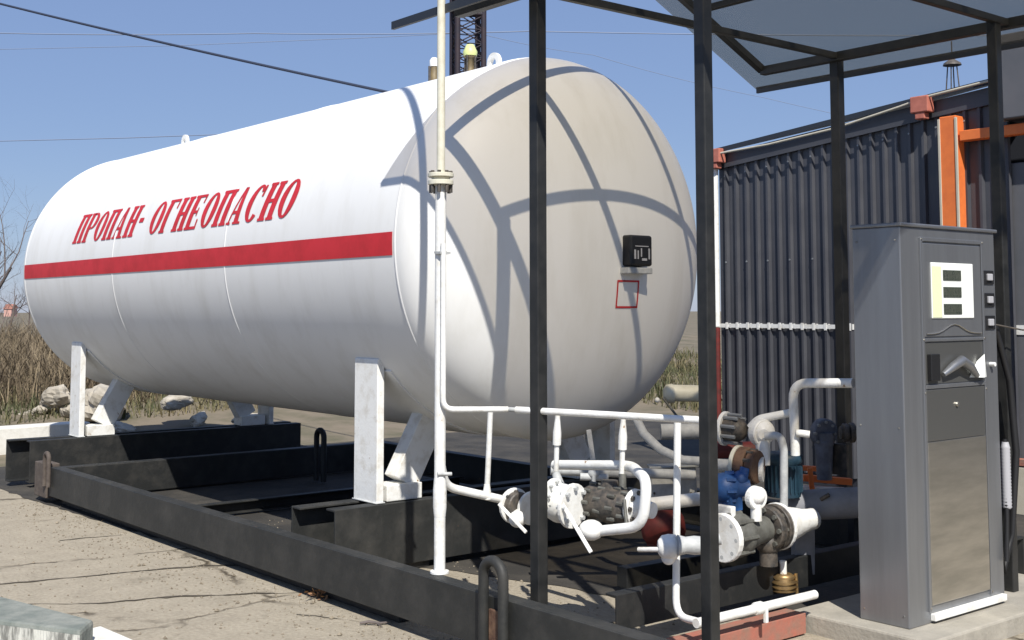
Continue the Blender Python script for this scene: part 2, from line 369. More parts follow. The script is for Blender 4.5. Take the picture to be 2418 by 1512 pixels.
for ch in txt:
    for q in glyph(ch):
        n = 4
        for i in range(n):           # split every quad so it follows the shell
            def lp(p, r, t): return (p[0]+(r[0]-p[0])*t, p[1]+(r[1]-p[1])*t)
            l0, l1 = lp(q[0], q[3], i/n), lp(q[0], q[3], (i+1)/n); r0, r1 = lp(q[1], q[2], i/n), lp(q[1], q[2], (i+1)/n)
            vs = []
            for (gx, gy) in (l0, r0, r1, l1):
                X = X0 + (cx+gx+gy*.34)*u; vs.append(onT(X, A0+(A1-A0)*gy, .0048))
            b.add(vs, [(0, 1, 2, 3)])
    cx += adv.get(ch, .97)
b.build('lettering', 'red', tk)
# saddles
def saddle(xa, xb, xq):
    b = MB(); shellpatch(b, xa-.10, xb+.06, -141, -39, .012, 1, 40, 1); b.build('saddle_pad', 'tank', tk)
    for sgn in (-1, 1):
        yl = YC+sgn*1.045; th = .055
        zt = ZC-math.sqrt(TR*TR-(YC-yl)**2)
        b = MB(); b.box((xa, yl-th/2, .455), (xb, yl+th/2, zt+.02)); b.build('leg', 'white', tk, .006)
        b = MB(); b.tube([(xa-.004, yl-sgn*0-th/2-.004, .458), (xb+.004, yl-th/2-.004, .458), (xb+.004, yl+th/2+.004, .458)], .006, 6); b.build('weld_bead', 'greywhite', tk)
        # web plate set back, leaning in to the underside
        b = MB(); yb = YC+sgn*.80; yt = YC+sgn*.56
        ztt = ZC-math.sqrt(TR*TR-(YC-yt)**2)
        b.bar((xb-.13, yb, .56), (xb-.13, yt, ztt+.03), .13, .20, (0, 1, 0)); b.build('strut', 'white', tk, .005)
        b = MB(); b.box((xb-.21, YC+sgn*.98, .455), (xb-.02, YC+sgn*.70, .56)); b.build('foot_plate', 'white', tk, .006)
saddle(-6.955, -6.675, 0); saddle(-12.32, -12.05, 0)
# lifting eyes
for X in (-12.09, -6.80):
    b = MB(); zt = ZC+TR
    b.box((X-.06, YC-.012, zt-.01), (X+.06, YC+.012, zt+.06)); 
    vs = []; 
    n = 20
    for yy in (-.014, .014):
        for rr in (.035, .072):
            for k in range(n):
                q = 2*math.pi*k/n; vs.append((X+rr*math.cos(q), YC+yy, zt+.075+rr*math.sin(q)*1.1))
    fs = []
    for k in range(n):
        k2 = (k+1) % n
        fs += [(k, k2, n+k2, n+k), (3*n+k, 3*n+k2, 2*n+k2, 2*n+k), (n+k, n+k2, 3*n+k2, 3*n+k), (k2, k, 2*n+k, 2*n+k2)]
    b.add(vs, fs); b.build('lifting_eye', 'white', tk)
# relief valves on the crown
b = MB(); b.lathe((-7.09, YC, ZC+TR-.01), (0, 0, 1), [(0, .05), (.04, .05), (.045, .03), (.17, .03), (.175, .045), (.19, .045)], 16)
b.build('relief_valve', 'browncap', tk); r1 = b
rv = bpy.data.objects['relief_valve']
b = MB()
for k in range(4):
    q = math.pi/2*k+.4; b.tube([(-7.09+.043*math.cos(q), YC+.043*math.sin(q), ZC+TR+.02), (-7.09+.043*math.cos(q), YC+.043*math.sin(q), ZC+TR+.19)], .008, 6)
b.build('stud', 'iron', rv)
b = MB(); b.lathe((-7.09, YC, ZC+TR+.178), (0, 0, 1), [(0, .05), (.03, .055), (.05, .045), (.085, .03), (.09, .005)], 18); b.build('cap', 'valvecap', rv)
b = MB(); b.lathe((-7.55, YC, ZC+TR-.01), (0, 0, 1), [(0, .045), (.05, .045), (.055, .032), (.18, .032)], 16)
rv2 = b.build('relief_valve', 'browncap', tk)
b = MB(); b.lathe((-7.55, YC, ZC+TR+.17), (0, 0, 1), [(0, .036), (.05, .036), (.07, .02), (.072, .004)], 16); b.build('cap', 'white', rv2)
b = MB()
for k in range(3):
    q = 2.1*k+.4; b.tube([(-7.55+.045*math.cos(q), YC+.045*math.sin(q), ZC+TR+.0), (-7.55+.045*math.cos(q), YC+.045*math.sin(q), ZC+TR+.17)], .007, 6)
b.build('stud', 'iron', rv2)
# gauge box and framed label on the end cap
def onH(y, z, e=0):
    k = 1-((y-YC)**2+(z-ZC)**2)/TR**2; x = XS+TH*math.sqrt(max(k, 0)); nrm = V(((x-XS)/TH**2, (y-YC)/TR**2, (z-ZC)/TR**2)).normalized()
    return V((x, y, z))+nrm*e
b = MB(); b.box((-5.62, 5.50, 1.985), (-5.50, 5.70, 2.185)); gb = b.build('gauge_box', 'rubber', tk, .015)
b = MB()
for (y0, z0, y1, z1) in ((5.53, 2.03, 5.545, 2.09), (5.56, 2.03, 5.57, 2.085), (5.60, 2.02, 5.645, 2.035), (5.66, 2.03, 5.672, 2.10), (5.54, 2.11, 5.66, 2.116), (5.59, 2.045, 5.60, 2.10)):
    b.box((-5.4995, y0, z0), (-5.497, y1, z1))
b.build('dial_marks', 'greyplastic', gb)
b = MB(); b.box((-5.64, 5.48, 1.935), (-5.50, 5.70, 1.975)); b.build('gauge_shelf', 'greywhite', tk, .006)
b = MB(); e = .004
def hq(y0, z0, y1, z1, mb, ee):
    n = 5
    for i in range(n):
        for j in range(n):
            ya, yb_ = y0+(y1-y0)*i/n, y0+(y1-y0)*(i+1)/n; za, zb = z0+(z1-z0)*j/n, z0+(z1-z0)*(j+1)/n
            mb.add([onH(ya, za, ee), onH(yb_, za, ee), onH(yb_, zb, ee), onH(ya, zb, ee)], [(0, 1, 2, 3)])
ly0, ly1, lz0, lz1 = 5.455, 5.665, 1.715, 1.895
for q in ((ly0, lz0, ly1, lz0+.012), (ly0, lz1-.012, ly1, lz1), (ly0, lz0+.012, ly0+.012, lz1-.012), (ly1-.012, lz0+.012, ly1, lz1-.012)): hq(*q, b, .004)
b.build('label_frame', 'red', tk)

# ================================================================ SKID
sk = thing('skid_frame', 'black welded steel skid frame lying on the paving under the white tank', 'steel frame', (-7.6, 4, 0))
YR = 3.695
def channel(mb, x0, x1, y, z0, z1, face, fl=.09, t=.012):   # C-channel along X; web at y, flanges towards face(+1 = +Y)
    mb.box((x0, y, z0), (x1, y+face*t, z1)); mb.box((x0, y+face*t, z1-t), (x1, y+face*fl, z1)); mb.box((x0, y+face*t, z0), (x1, y+face*fl, z0+t))
def channelY(mb, x, y0, y1, z0, z1, face, fl=.09, t=.012):
    mb.box((x, y0, z0), (x+face*t, y1, z1)); mb.box((x+face*t, y0, z1-t), (x+face*fl, y1, z1)); mb.box((x+face*t, y0, z0), (x+face*fl, y1, z0+t))
b = MB(); channel(b, -10.95, -3.45, YR, .075, .325, 1, .10, .014); b.build('side_rail', 'rail', sk, .003)
b = MB(); b.box((-10.9, YR+.10, 0), (-5.6, YR+.17, .11)); b.build('sill_timber', 'black', sk, .005)  # bar added to keep light out of the gap under the rail
b = MB(); channel(b, -11.2, -3.8, 7.15, .055, .325, -1, .10, .014); b.build('side_rail', 'rail', sk, .003)
b = MB(); channelY(b, -4.03, YR+.11, 5.30, .01, .115, -1, .13, .012); o = b.build('end_beam', 'redlead', sk, .003); tag(o, 'beam in flaking red lead primer')
b = MB(); b.box((-11.28, YR-.02, .05), (-10.97, YR+.10, .35)); b.build('corner_block', 'oldrust', sk, .008)
b = MB(); b.box((-11.14, YR+.10, .02), (-11.02, 7.15, .30)); b.build('end_beam', 'black', sk, .008)
# cross bearers: pairs of I sections carrying the saddles
def ibeamY(mb, xc, wd, y0, y1, z0, z1, t=.016):
    mb.box((xc-wd/2, y0, z1-t), (xc+wd/2, y1, z1)); mb.box((xc-wd/2, y0, z0), (xc+wd/2, y1, z0+t)); mb.box((xc-t/2, y0, z0+t), (xc+t/2, y1, z1-t))
for xc in (-6.80, -12.18):
    b = MB(); ya = 4.02 if xc > -10 else 3.87
    channelY(b, xc-.19, ya-.12, 6.82, .05, .45, 1, .11, .014); b.build('cross_bearer', 'rail' if xc > -10 else 'black', sk, .003)
    b = MB(); channelY(b, xc+.15, ya, 6.82, .05, .45, -1, .11, .014); b.build('cross_bearer', 'rail' if xc > -10 else 'black', sk, .003)
    for yy in (ya+.4, 6.2):
        b = MB(); b.box((xc-.14, yy, .0), (xc+.12, yy+.35, .099)); b.build('packing_block', 'black', sk, .01)
b = MB(); channelY(b, -9.4, YR+.2, 7.05, .02, .12, 1, .08, .012); b.build('cross_member', 'black', sk, .003)
b = MB(); channelY(b, -4.38, 4.26, 7.05, .12, .295, -1, .08, .012); b.build('cross_member', 'black', sk, .003)
# lifting loops
def loop(x, y, z0, z1, hw, r, matn, axis='X'):
    b = MB(); pts = []
    dx = V((1, 0, 0)) if axis == 'X' else V((0, 1, 0)); c = V((x, y, 0))
    pts.append(c-dx*hw+V((0, 0, z0)))
    n = 12
    for i in range(n+1):
        a = math.pi*(1-i/n); pts.append(c+dx*hw*math.cos(a)+V((0, 0, z1-hw+hw*math.sin(a))))
    pts.append(c+dx*hw+V((0, 0, z0))); b.tube(pts, r, 10); return b.build('lifting_loop', matn, sk)
loop(-4.61, YR-.03, .06, .505, .075, .026, 'rail')
b = MB(); b.box((-4.66, YR-.02, .06), (-4.56, YR-.004, .27)); b.build('loop_plate', 'rustiron', sk, .003)
loop(-10.93, YR-.03, .16, .45, .05, .02, 'oldrust')
q = AY(755, 1045, 7.0); loop(-10.55, 6.2, .02, .52, .07, .028, 'black')

# ================================================================ CANOPY
cp = thing('canopy', 'gabled canopy with smoked translucent roof on four dark square posts', 'canopy', (-4.4, 5.6, 0))
BZ = 3.404
P1, P2, P3, P4 = V((-4.796, 4.113, 0)), V((-3.595, 4.063, 0)), V((-4.868, 6.852, 0)), V((-3.633, 6.668, 0))
for P, wd in ((P1, .067), (P2, .060), (P3, .070), (P4, .062)):
    b = MB(); b.box((P.x-wd/2, P.y-wd/2, .02), (P.x+wd/2, P.y+wd/2, BZ+.02)); po = b.build('post', 'post', cp, .006)
    b = MB(); b.box((P.x-.09, P.y-.09, 0), (P.x+.09, P.y+.09, .012)); b.build('base_plate', 'black', po)
YN, YF = 4.088, 6.803; XL, XR = -5.462, -2.35; SL = .47; YM = (YN+YF)/2; OV = .27
def rz(y, e=0): return BZ+e + SL*((y-YN) if y < YM else (YF-y))
for y in (YN, YF):
    b = MB(); b.bar((XL, y, BZ), (XR, y, BZ), .06, .06); b.build('eave_beam', 'post', cp, .004)
for x in (P1.x-.03, P2.x-.02):
    b = MB(); b.bar((x, YN, BZ+.004), (x, YF, BZ+.004), .042, .042); b.build('tie_beam', 'post', cp, .004)
for x in (XL, XR+.02):
    for y in (YN, YF):
        b = MB(); b.bar((x, y, BZ+.008), (x, YM, rz(YM)+.008), .05, .05); b.build('rafter', 'post', cp, .004)
for y in (YN+.66, YF-.66, YM):
    b = MB(); b.bar((XL, y, rz(y)+.03), (XR, y, rz(y)+.03), .05, .04); b.build('purlin', 'post', cp, .004)
for s_ in (-1, 1):
    ye = YN-OV if s_ < 0 else YF+OV; ze = BZ-SL*OV
    xa, xb = XL-.27, XR+.15
    b = MB(); t = .010
    e0 = .058
    b.add([(xa, ye, ze+e0), (xb, ye, ze+e0), (xb, YM, rz(YM)+e0), (xa, YM, rz(YM)+e0), (xa, ye, ze+e0+t), (xb, ye, ze+e0+t), (xb, YM, rz(YM)+e0+t), (xa, YM, rz(YM)+e0+t)],
          [(3,2,1,0),(4,5,6,7),(0,1,5,4),(1,2,6,5),(2,3,7,6),(3,0,4,7)])
    b.build('roof_panel', 'poly', cp)
    b = MB(); b.bar((xa, ye, ze+e0), (xb, ye, ze+e0), .02, .045); b.build('edge_trim', 'roofdark', cp)

# ================================================================ DISPENSER AND ISLAND
isl = MB(); isl.box((-4.16, 5.34, -.02), (-3.33, 8.2, .10)); o = isl.build('concrete_island', 'concrete', None, .012, (-3.75, 6.5, 0))
tag(o, 'low pale concrete island slab under the grey dispenser', 'island')
dp = thing('fuel_dispenser', 'grey metal gas dispenser cabinet with white display plate on the island', 'dispenser', (-3.66, 5.92, .10))
dx0, dx1, dy0, dy1, dz0, dz1 = -3.815, -3.525, 5.47, 6.40, .10, 2.13
b = MB(); b.box((dx0, dy0, dz0), (dx1, dy1, dz1)); b.box((dx0-.008, dy0-.008, dz1), (dx1+.012, dy1+.02, dz1+.02)); b.build('cabinet', 'cabinet', dp, .006)
def dF(y, z, x=dx1): return (x, dy0+y, z)
def dbox(mb, ya, yb, za, zb, x0, x1): mb.box((dx1+x0, dy0+ya, za), (dx1+x1, dy0+yb, zb)); return mb
fw = .016
b = MB()     # frame strips round the panels
for (ya, yb, za, zb) in ((.17, .19, .16, 2.08), (.77, .79, .16, 2.08), (.19, .77, 2.06, 2.08), (.19, .77, 1.535, 1.55), (.19, .77, 1.29, 1.31)): dbox(b, ya, yb, za, zb, -.001, .012)
b.build('panel_frame', 'cabinet', dp, .002)
b = MB(); dbox(b, .195, .765, 1.56, 2.05, -.001, .007); hp = b.build('head_panel', 'cabinet', dp, .003)
b = MB(); dbox(b, .265, .675, 1.655, 1.95, .004, .014); pl = b.build('display_plate', 'plate', dp, .004)
b = MB(); dbox(b, .268, .355, 1.66, 1.93, .012, .0155); b.build('price_strip', 'yelpaper', pl)
for k in range(3):
    z = 1.885-.09*k; b = MB(); dbox(b, .372, .548, z-.029, z+.027, .012, .018); d_ = b.build('display', 'lcd', pl, .002)
    b = MB()
    for j in range(6):
        yy = .385+j*.027
        for (a0, a1, c0, c1) in ((0, .012, .012, .0145), (0, .012, -.001, .0015), (0, .012, -.0155, -.013), (0, .0025, 0, .013), (.0105, .013, -.014, 0)): dbox(b, yy+a0, yy+a1, z+c0, z+c1, .0178, .0186)
    b.build('digits', 'greasy', d_)
b = MB(); pts = []
for i in range(15):
    t = i/14; y = .21+.54*t; z = 1.575 + .05*math.exp(-((t-.5)/.2)**2); pts.append((dx1+.012, dy0+y, z))
b.tube(pts, .004, 6); b.build('crest_trim', 'inox', dp)
# recess with nozzle boot
b = MB(); dbox(b, .195, .765, 1.315, 1.53, -.001, .004); rc = b.build('recess', 'dkpanel', dp)
b = MB(); dbox(b, .215, .30, 1.33, 1.47, .004, .03); b.build('card_slot', 'rubber', rc, .004)
b = MB(); pts = [(dx1+.02, dy0+.34, 1.36), (dx1+.03, dy0+.42, 1.40), (dx1+.035, dy0+.50, 1.43), (dx1+.035, dy0+.58, 1.40), (dx1+.03, dy0+.66, 1.345)]
b.tube(pts, [.014, .024, .028, .024, .014], 12); b.build('nozzle_boot', 'cabinet', rc)
b = MB(); b.add([(dx1+.006, dy0+.62, 1.335), (dx1+.03, dy0+.755, 1.335), (dx1+.03, dy0+.74, 1.46), (dx1+.006, dy0+.70, 1.42), (dx1+.05, dy0+.70, 1.335)], [(0, 1, 2, 3), (0, 4, 3), (4, 1, 2), (4, 2, 3), (0, 1, 4)]); b.build('notice_card', 'plate', rc)
b = MB(); dbox(b, .195, .765, 1.02, 1.285, -.001, .008); ud = b.build('upper_door', 'dkpanel', dp, .003)  # break in light across the door, painted as a darker panel
b = MB(); b.disc((dx1+.012, dy0+.48, 1.20), (1, 0, 0), .013, .012, 12); b.build('lock', 'inox', ud)
b = MB(); dbox(b, .195, .765, .19, 1.015, -.001, .010); b.build('service_door', 'inox', dp, .003)
b = MB(); dbox(b, .19, .90, .115, .15, .0, .03); b.build('base_strip', 'white', dp, .003)
for k in range(3):
    z = 1.88-.125*k; b = MB(); dbox(b, .80, .905, z-.038, z+.038, -.001, .008); bz_ = b.build('button_bezel', 'rubber', dp, .003)
    b = MB(); dbox(b, .825, .875, z-.018, z+.02, .006, .02); b.build('button', 'greyplastic', bz_, .004)
b = MB(); b.tube([(dx1, dy0+.85, 1.40), (dx1+.03, dy0+.85, 1.40)], .012, 10); b.build('key_knob', 'white', dp)
b = MB()
for (yy, zz) in ((.18, .18), (.78, .18), (.18, 1.27), (.78, 1.27), (.18, 2.07), (.78, 2.07), (.18, 1.545), (.78, 1.545)): b.disc((dx1+.013, dy0+yy, zz), (1, 0, 0), .006, .005, 8)
for (xx, zz) in ((.03, .16), (.26, .16), (.03, 1.1), (.26, 1.1), (.03, 2.06), (.26, 2.06)): b.disc((dx0+xx, dy0-.001, zz), (0, 1, 0), .005, .005, 8)
each(b, 'screw', 'inox', dp)
# hose hanging on the right flank
b = MB(); b.tube([(dx1-.06, dy1+.0, 1.62), (dx1-.05, dy1+.07, 1.60), (dx1-.02, dy1+.16, 1.30), (dx1+.0, dy1+.17, .9), (dx1-.02, dy1+.13, .45), (dx1-.04, dy1+.07, .25), (dx1-.06, dy1+.03, .5)], .02, 12); b.build('hose', 'rubber', dp)
b = MB(); b.tube([(dx1+.02, dy1-.005, .32), (dx1+.01, dy1+.03, .55), (dx1+.0, dy1+.05, .98)], .013, 10); b.build('breakaway_hose', 'rubber', dp)
b = MB(); b.lathe((dx1+.005, dy1+.045, .60), (0, 0, 1), [(0, .02)]+[(.01+i*.018+j*.009, .027-.004*j) for i in range(19) for j in range(2)]+[(.365, .018)], 14); b.build('hose_sleeve', 'greyplastic', dp)
b = MB(); b.tube([(dx1-.02, dy1+.0, 1.62), (dx1+.02, dy1+.25, 1.585), (dx1+.1, dy1+.7, 1.60)], .005, 6); b.build('cable_stay', 'iron', dp)

# ================================================================ VENT PIPE AND MANIFOLD (near the tank end)
vp = V((-5.232, 3.80, .325))
vt = thing('vent_pipe', 'tall white vent pipe standing on the skid rail with bolted flange', 'pipe', vp)
vx, vy = vp.x, vp.y
b = MB(); b.tube([(vx, vy, .326), (vx, vy, 2.385)], .030, 20); b.build('lower_pipe', 'white', vt)
b = MB(); b.tube([(vx, vy, 2.415), (vx, vy, 6.9)], .0225, 20); b.build('upper_pipe', 'cream', vt)
b = MB(); b.disc((vx, vy, 2.425), (0, 0, 1), .070, .022); b.disc((vx, vy, 2.385), (0, 0, 1), .068, .026, 28); b.disc((vx, vy, 2.405), (0, 0, 1), .05, .02); fl = b.build('flange', 'cream', vt)
b = MB(); b.bolts((vx, vy, 2.36), (0, 0, 1), .054, .010, .06, 8); b.bolts((vx, vy, 2.44), (0, 0, 1), .054, .010, .016, 8); each(b, 'bolt', 'iron', fl)
b = MB(); b.disc((vx, vy, .333), (0, 0, 1), .05, .014); b.build('foot_plate', 'white', vt)
b = MB(); b.disc((vx, vy, 2.01), (0, 0, 1), .034, .012); b.box((vx+.0, vy-.04, 2.0), (vx+.05, vy+.03, 2.012)); b.build('pipe_clamp', 'greywhite', vt)
# thin return line running down beside it and along to the pumps
mf = thing('pipe_manifold', 'white thin pipe manifold with droppers between vent pipe and pumps', 'pipework', (-5.1, 4.2, .33))
tp = AD(1047, 575, 6.42); tb = AD(1047, 965, 6.42)
tb = V((tp.x, tp.y, tb.z))
ZH = tb.z; h1 = AZ(1200, 967, ZH); h2 = AZ(1400, 978, ZH); h3 = AZ(1640, 992, ZH)
b = MB(); b.pipe([tp, tb, h1], .0155, .06); b.build('return_line', 'white', mf)
b = MB(); b.pipe([h1+(h2-h1)*.10, h2, h3, AZ(1668, 994, ZH)], .018, .06); b.build('header', 'white', mf)
b = MB(); b.tube([AF(1202, 967, 6.85), AF(1250, 970, 6.86)], .013, 12); b.build('sleeve', 'greywhite', mf)
def drop(x0, y0, x1, y1, D, r, r2=None, nm='dropper'):
    p = AF(x0, y0, D); q = AF(x1, y1, D); q = V((p.x+(q.x-p.x)*1.0, p.y+(q.y-p.y)*1.0, q.z)); b = MB()
    b.tube([p, q], r, 14)
    if r2:
        mid = p+(q-p)*.35; e = p+(q-p)*.56
        b.tube([p+(q-p)*.12, mid, e], [r, r2, r2], 14)
    return b.build(nm, 'white', mf)
drop(1158, 972, 1150, 1160, 6.85, .0155)
drop(1317, 972, 1313, 1112, 6.87, .014, .023)
drop(1472, 980, 1468, 1125, 6.87, .014, .023)
b = MB(); b.pipe([AF(1600, 990, 6.80), AZ(1596, 1455, .205), V((-3.985, 4.43, .215))], .018, .09); o = b.build('dropper', 'white', mf)
# lower header from vent pipe elbow to the first valve
b = MB(); b.pipe([V((vx, vy, .92)), AF(1052, 1150, 6.48), AF(1190, 1181, 6.78)], .023, .07); b.lathe(AF(1150, 1170, 6.68), (0, 0, 1), [(-.02, .026), (.02, .022), (.06, .016)], 14); b.build('lower_header', 'white', mf)
b = MB(); b.lathe(V((vx+.0, vy, .62)), (0, 0, 1), [(0, .031), (.05, .036), (.14, .036), (.2, .031)], 16); b.build('tee', 'white', mf)
b = MB(); b.tube([V((vx+.02, vy-.03, .845)), V((vx+.05, vy+.04, .842))], .01, 8); b.build('clip', 'greywhite', mf)

AXC = (cr*.86+cf*-.5); AXC.z = 0; AXC.normalize()         # axis of the front valve train, running to the right and towards the viewer
def flange(mb, c, ax, r, th=.022, n=8, mb2=None):
    mb.disc(c, ax, r, th, 26)
    if mb2 is not None: mb2.bolts(c, ax, r*.80, r*.11, th+.035, n)
def valve(name, label, c, ax, r, m_body, handle=None, fl=True, ballr=None, ballc=None, cat='valve', group=None):
    c = V(c); ax = V(ax).normalized(); t = thing(name, label, cat, c, group)
    b = MB(); L = r*1.25
    b.lathe(c-ax*L, ax, [(0, r*.55), (L*.35, r*.62), (L*.7, r*.80), (L, r*.86), (L*1.3, r*.80), (L*1.65, r*.62), (L*2, r*.55)], 22)
    b.build('body', m_body, t)
    if fl:
        for s_ in (-1, 1):
            b = MB(); b2 = MB(); flange(b, c+ax*L*s_, ax, r, .02, 8, b2); f_ = b.build('flange', 'white', t); each(b2, 'bolt', 'iron', f_)
    if ballr:
        b = MB(); b.ball(ballc, ballr, (1, 1, .95)); b.build('bonnet', 'white', t)
    if handle:
        p, q = handle; b = MB(); b.bar(p, q, .022, .012, cf); b.build('handle', 'white', t, .003)
    return t
# first valve
c1 = AF(1222, 1196, 6.75)
t = thing('ball_valve', 'white ball valve with round black-centred flange beside the tall vent pipe', 'valve', c1)
ax1 = (cr*.6-cf*.8).normalized(); ax1.z = 0
b = MB(); b2 = MB(); flange(b, c1+ax1*-.03, ax1, .096, .02, 8, b2); f_ = b.build('flange', 'white', t); each(b2, 'bolt', 'iron', f_)
b = MB(); b.disc(c1, ax1, .078, .05, 24); b.build('body', 'iron', t)
b = MB(); b.disc(c1+cr*.075-V((0, 0, .01)), ax1, .09, .022, 24); b.build('flange', 'white', t)
bc = AF(1222, 1226, 6.62)
b = MB(); b.ball(bc, .047, (1, 1, .95)); b.tube([bc, bc+cf*.12], .03, 12); b.build('bonnet', 'white', t)
b = MB(); b.bar(AF(1178, 1190, 6.57), AF(1243, 1258, 6.52), .018, .012, cf); b.build('handle', 'white', t, .003)
# second valve: big white body with long handle
c2 = AF(1335, 1190, 6.75)
t = thing('globe_valve', 'large white cast valve with long slanting handle right of the leftmost post', 'valve', c2)
b = MB(); axv = (cr*.75-cf*.66).normalized()
b.lathe(c2-axv*.13, axv, [(0, .06), (.04, .09), (.09, .105), (.15, .10), (.2, .07), (.25, .055)], 22); b.build('body', 'white', t)
b = MB(); b2 = MB(); flange(b, AF(1308, 1168, 6.70), axv, .085, .022, 8, b2); f_ = b.build('flange', 'white', t); each(b2, 'bolt', 'greywhite', f_)
b = MB(); b2 = MB(); flange(b, AF(1352, 1195, 6.62), axv, .115, .02, 8, b2); f_ = b.build('flange', 'white', t); each(b2, 'bolt', 'greywhite', f_)
b = MB(); b.tube([c2, AF(1313, 1120, 6.85)], [.04, .022], 14); b.build('neck', 'greywhite', t)
b = MB(); b.bar(AF(1322, 1180, 6.52), AF(1396, 1305, 6.45), .020, .012, cf); b.build('handle', 'white', t, .003)
b = MB(); b.ball(AF(1396, 1252, 6.6), .065, (1, 1, .8)); b.build('drain_cup', 'white', t)
# dark strainer with bolts
c3 = AF(1440, 1190, 6.8)
t = thing('strainer', 'black bolted strainer casting between the large white valve and white flange', 'strainer', c3)
b = MB(); b.lathe(c3-axv*.14, axv, [(0, .075), (.03, .09), (.08, .085), (.14, .10), (.2, .085), (.26, .09), (.28, .075)], 22); b.tube([c3, c3+V((0, 0, .12))], [.06, .045], 14); b.build('body', 'iron', t)
b = MB()
for s_ in (-.10, -.02, .06, .13): b.bolts(c3+axv*s_, axv, .092, .011, .045, 9, s_*7)
each(b, 'bolt', 'greasy', t)
b = MB(); b.tube([AF(1470, 1120, 6.86), AF(1470, 1190, 6.82)], .02, 10); b.build('stem', 'greasy', t)
b = MB(); b.tube([AF(1474, 1180, 6.68), AF(1480, 1245, 6.62)], .009, 8); b.tube([AF(1474, 1240, 6.66), AF(1478, 1262, 6.66)], .012, 8); b.build('drain_screw', 'greasy', t)
c4 = AF(1500, 1198, 6.78)
t = thing('pipe_flange', 'white pipe flange with dark bolt holes right of the black strainer', 'flange', c4)
b = MB(); flange(b, c4, axv, .092, .03); b.lathe(c4, axv, [(0, .075), (.05, .05), (.11, .04)], 20); f_ = b.build('disc', 'white', t)
b = MB(); b.bolts(c4+axv*.01, axv, .074, .014, .032, 8); each(b, 'bolt', 'iron', f_)
# U-shaped pipe loop round the strainer
b = MB(); b.pipe([AF(1400, 1256, 6.62), AF(1518, 1244, 6.60), AF(1528, 1135, 6.62), AF(1492, 1100, 6.9), AF(1310, 1098, 7.15)], .027, .09, 16)
o = b.build('bypass_pipe', 'white', None, 0, AF(1528, 1244, 6.6)); tag(o, 'white bypass pipe curving under and around the black strainer', 'pipe')
# two grey horizontal lines behind, and small valve on them
b = MB(); b.tube([AD(1300, 1110, 7.2), AD(1640, 1122, 7.25)], .03, 14); o = b.build('grey_pipe', 'greywhite', None, 0, AD(1300, 1110, 7.2)); tag(o, 'weathered grey pipe running level behind the black strainer', 'pipe')
t = thing('needle_valve', 'small weathered valve with flat upright lever on the grey pipe', 'valve', AD(1402, 1112, 7.15))
b = MB(); b.ball(AD(1402, 1118, 7.12), .035); b.tube([AD(1370, 1126, 7.12), AD(1436, 1128, 7.12)], .022, 12); b.tube([AD(1402, 1118, 7.1), AD(1402, 1160, 7.1)], .014, 10); b.build('body', 'greywhite', t)
b = MB(); b.bar(AD(1404, 1112, 7.1), AD(1390, 1015, 7.1), .03, .008, cf); b.build('lever', 'greywhite', t, .003)
# main white suction pipe going right behind post to the pumps
b = MB(); b.tube([AD(1528, 1192, 6.95), AD(1770, 1166, 7.05)], .038, 18); o = b.build('suction_pipe', 'white', None, 0, AD(1650, 1180, 7)); tag(o, 'stout white suction pipe running behind the middle post to the blue pump', 'pipe')
# grey box behind
bx = AD(1590, 1132, 7.4)
t = thing('junction_box', 'pale grey riveted junction box behind the slim vertical pipe', 'box', bx)
b = MB(); b.bar(AD(1535, 1142, 7.4), AD(1642, 1138, 7.4), .12, .19); b.build('housing', 'greywhite', t, .01)
b = MB(); b.bar(AD(1530, 1102, 7.4), AD(1646, 1098, 7.4), .14, .012); b.build('lid', 'zinc', t, .003)
b = MB()
for q in ((1545, 1120), (1545, 1165), (1632, 1120), (1632, 1165)): b.ball(AD(*q, 7.33), .008, (1, 1, 1), 8)
b.build('rivet', 'iron', t)
# liquid outlet from the tank bottom: curved pipe and flange
b = MB(); b.tube([AD(1500, 985, 7.5), AD(1520, 1025, 7.4), AD(1560, 1063, 7.3), AD(1612, 1087, 7.25), AD(1690, 1092, 7.2), AD(1740, 1095, 7.15)], .028, 14)
o = b.build('outlet_pipe', 'greywhite', None, 0, AD(1560, 1063, 7.3)); tag(o, 'grey curved pipe dropping from the tank end towards the brown handwheel', 'pipe')
t = thing('end_flange_pipe', 'cream stub pipe with cone flange poking out at the tank underside', 'pipe', AD(1600, 930, 7.9))
b = MB(); b.tube([AD(1578, 928, 8.0), AD(1664, 930, 8.0)], .055, 18); b.build('stub', 'cream', t)
b = MB(); b.lathe(AD(1566, 930, 8.0), (AD(1600, 930, 8.0)-AD(1560, 930, 8.0)), [(0, .03), (.02, .06), (.06, .065), (.075, .055)], 18); b.build('cone_flange', 'cream', t)
b = MB(); b.ball(AD(1552, 945, 7.95), .018, (1, 1, 1), 10); b.build('knob', 'white', t)
b = MB(); b.tube([AD(1565, 940, 7.95), AD(1600, 985, 7.9)], .008, 8); b.build('drain_stem', 'greasy', t)
b = MB(); b.tube([AD(1560, 1020, 7.7), AD(1705, 1018, 7.7)], .05, 18); o = b.build('vapour_pipe', 'greywhite', None, 0, AD(1560, 1020, 7.7)); tag(o, 'short thick grey pipe below the cream stub beside the middle post', 'pipe')

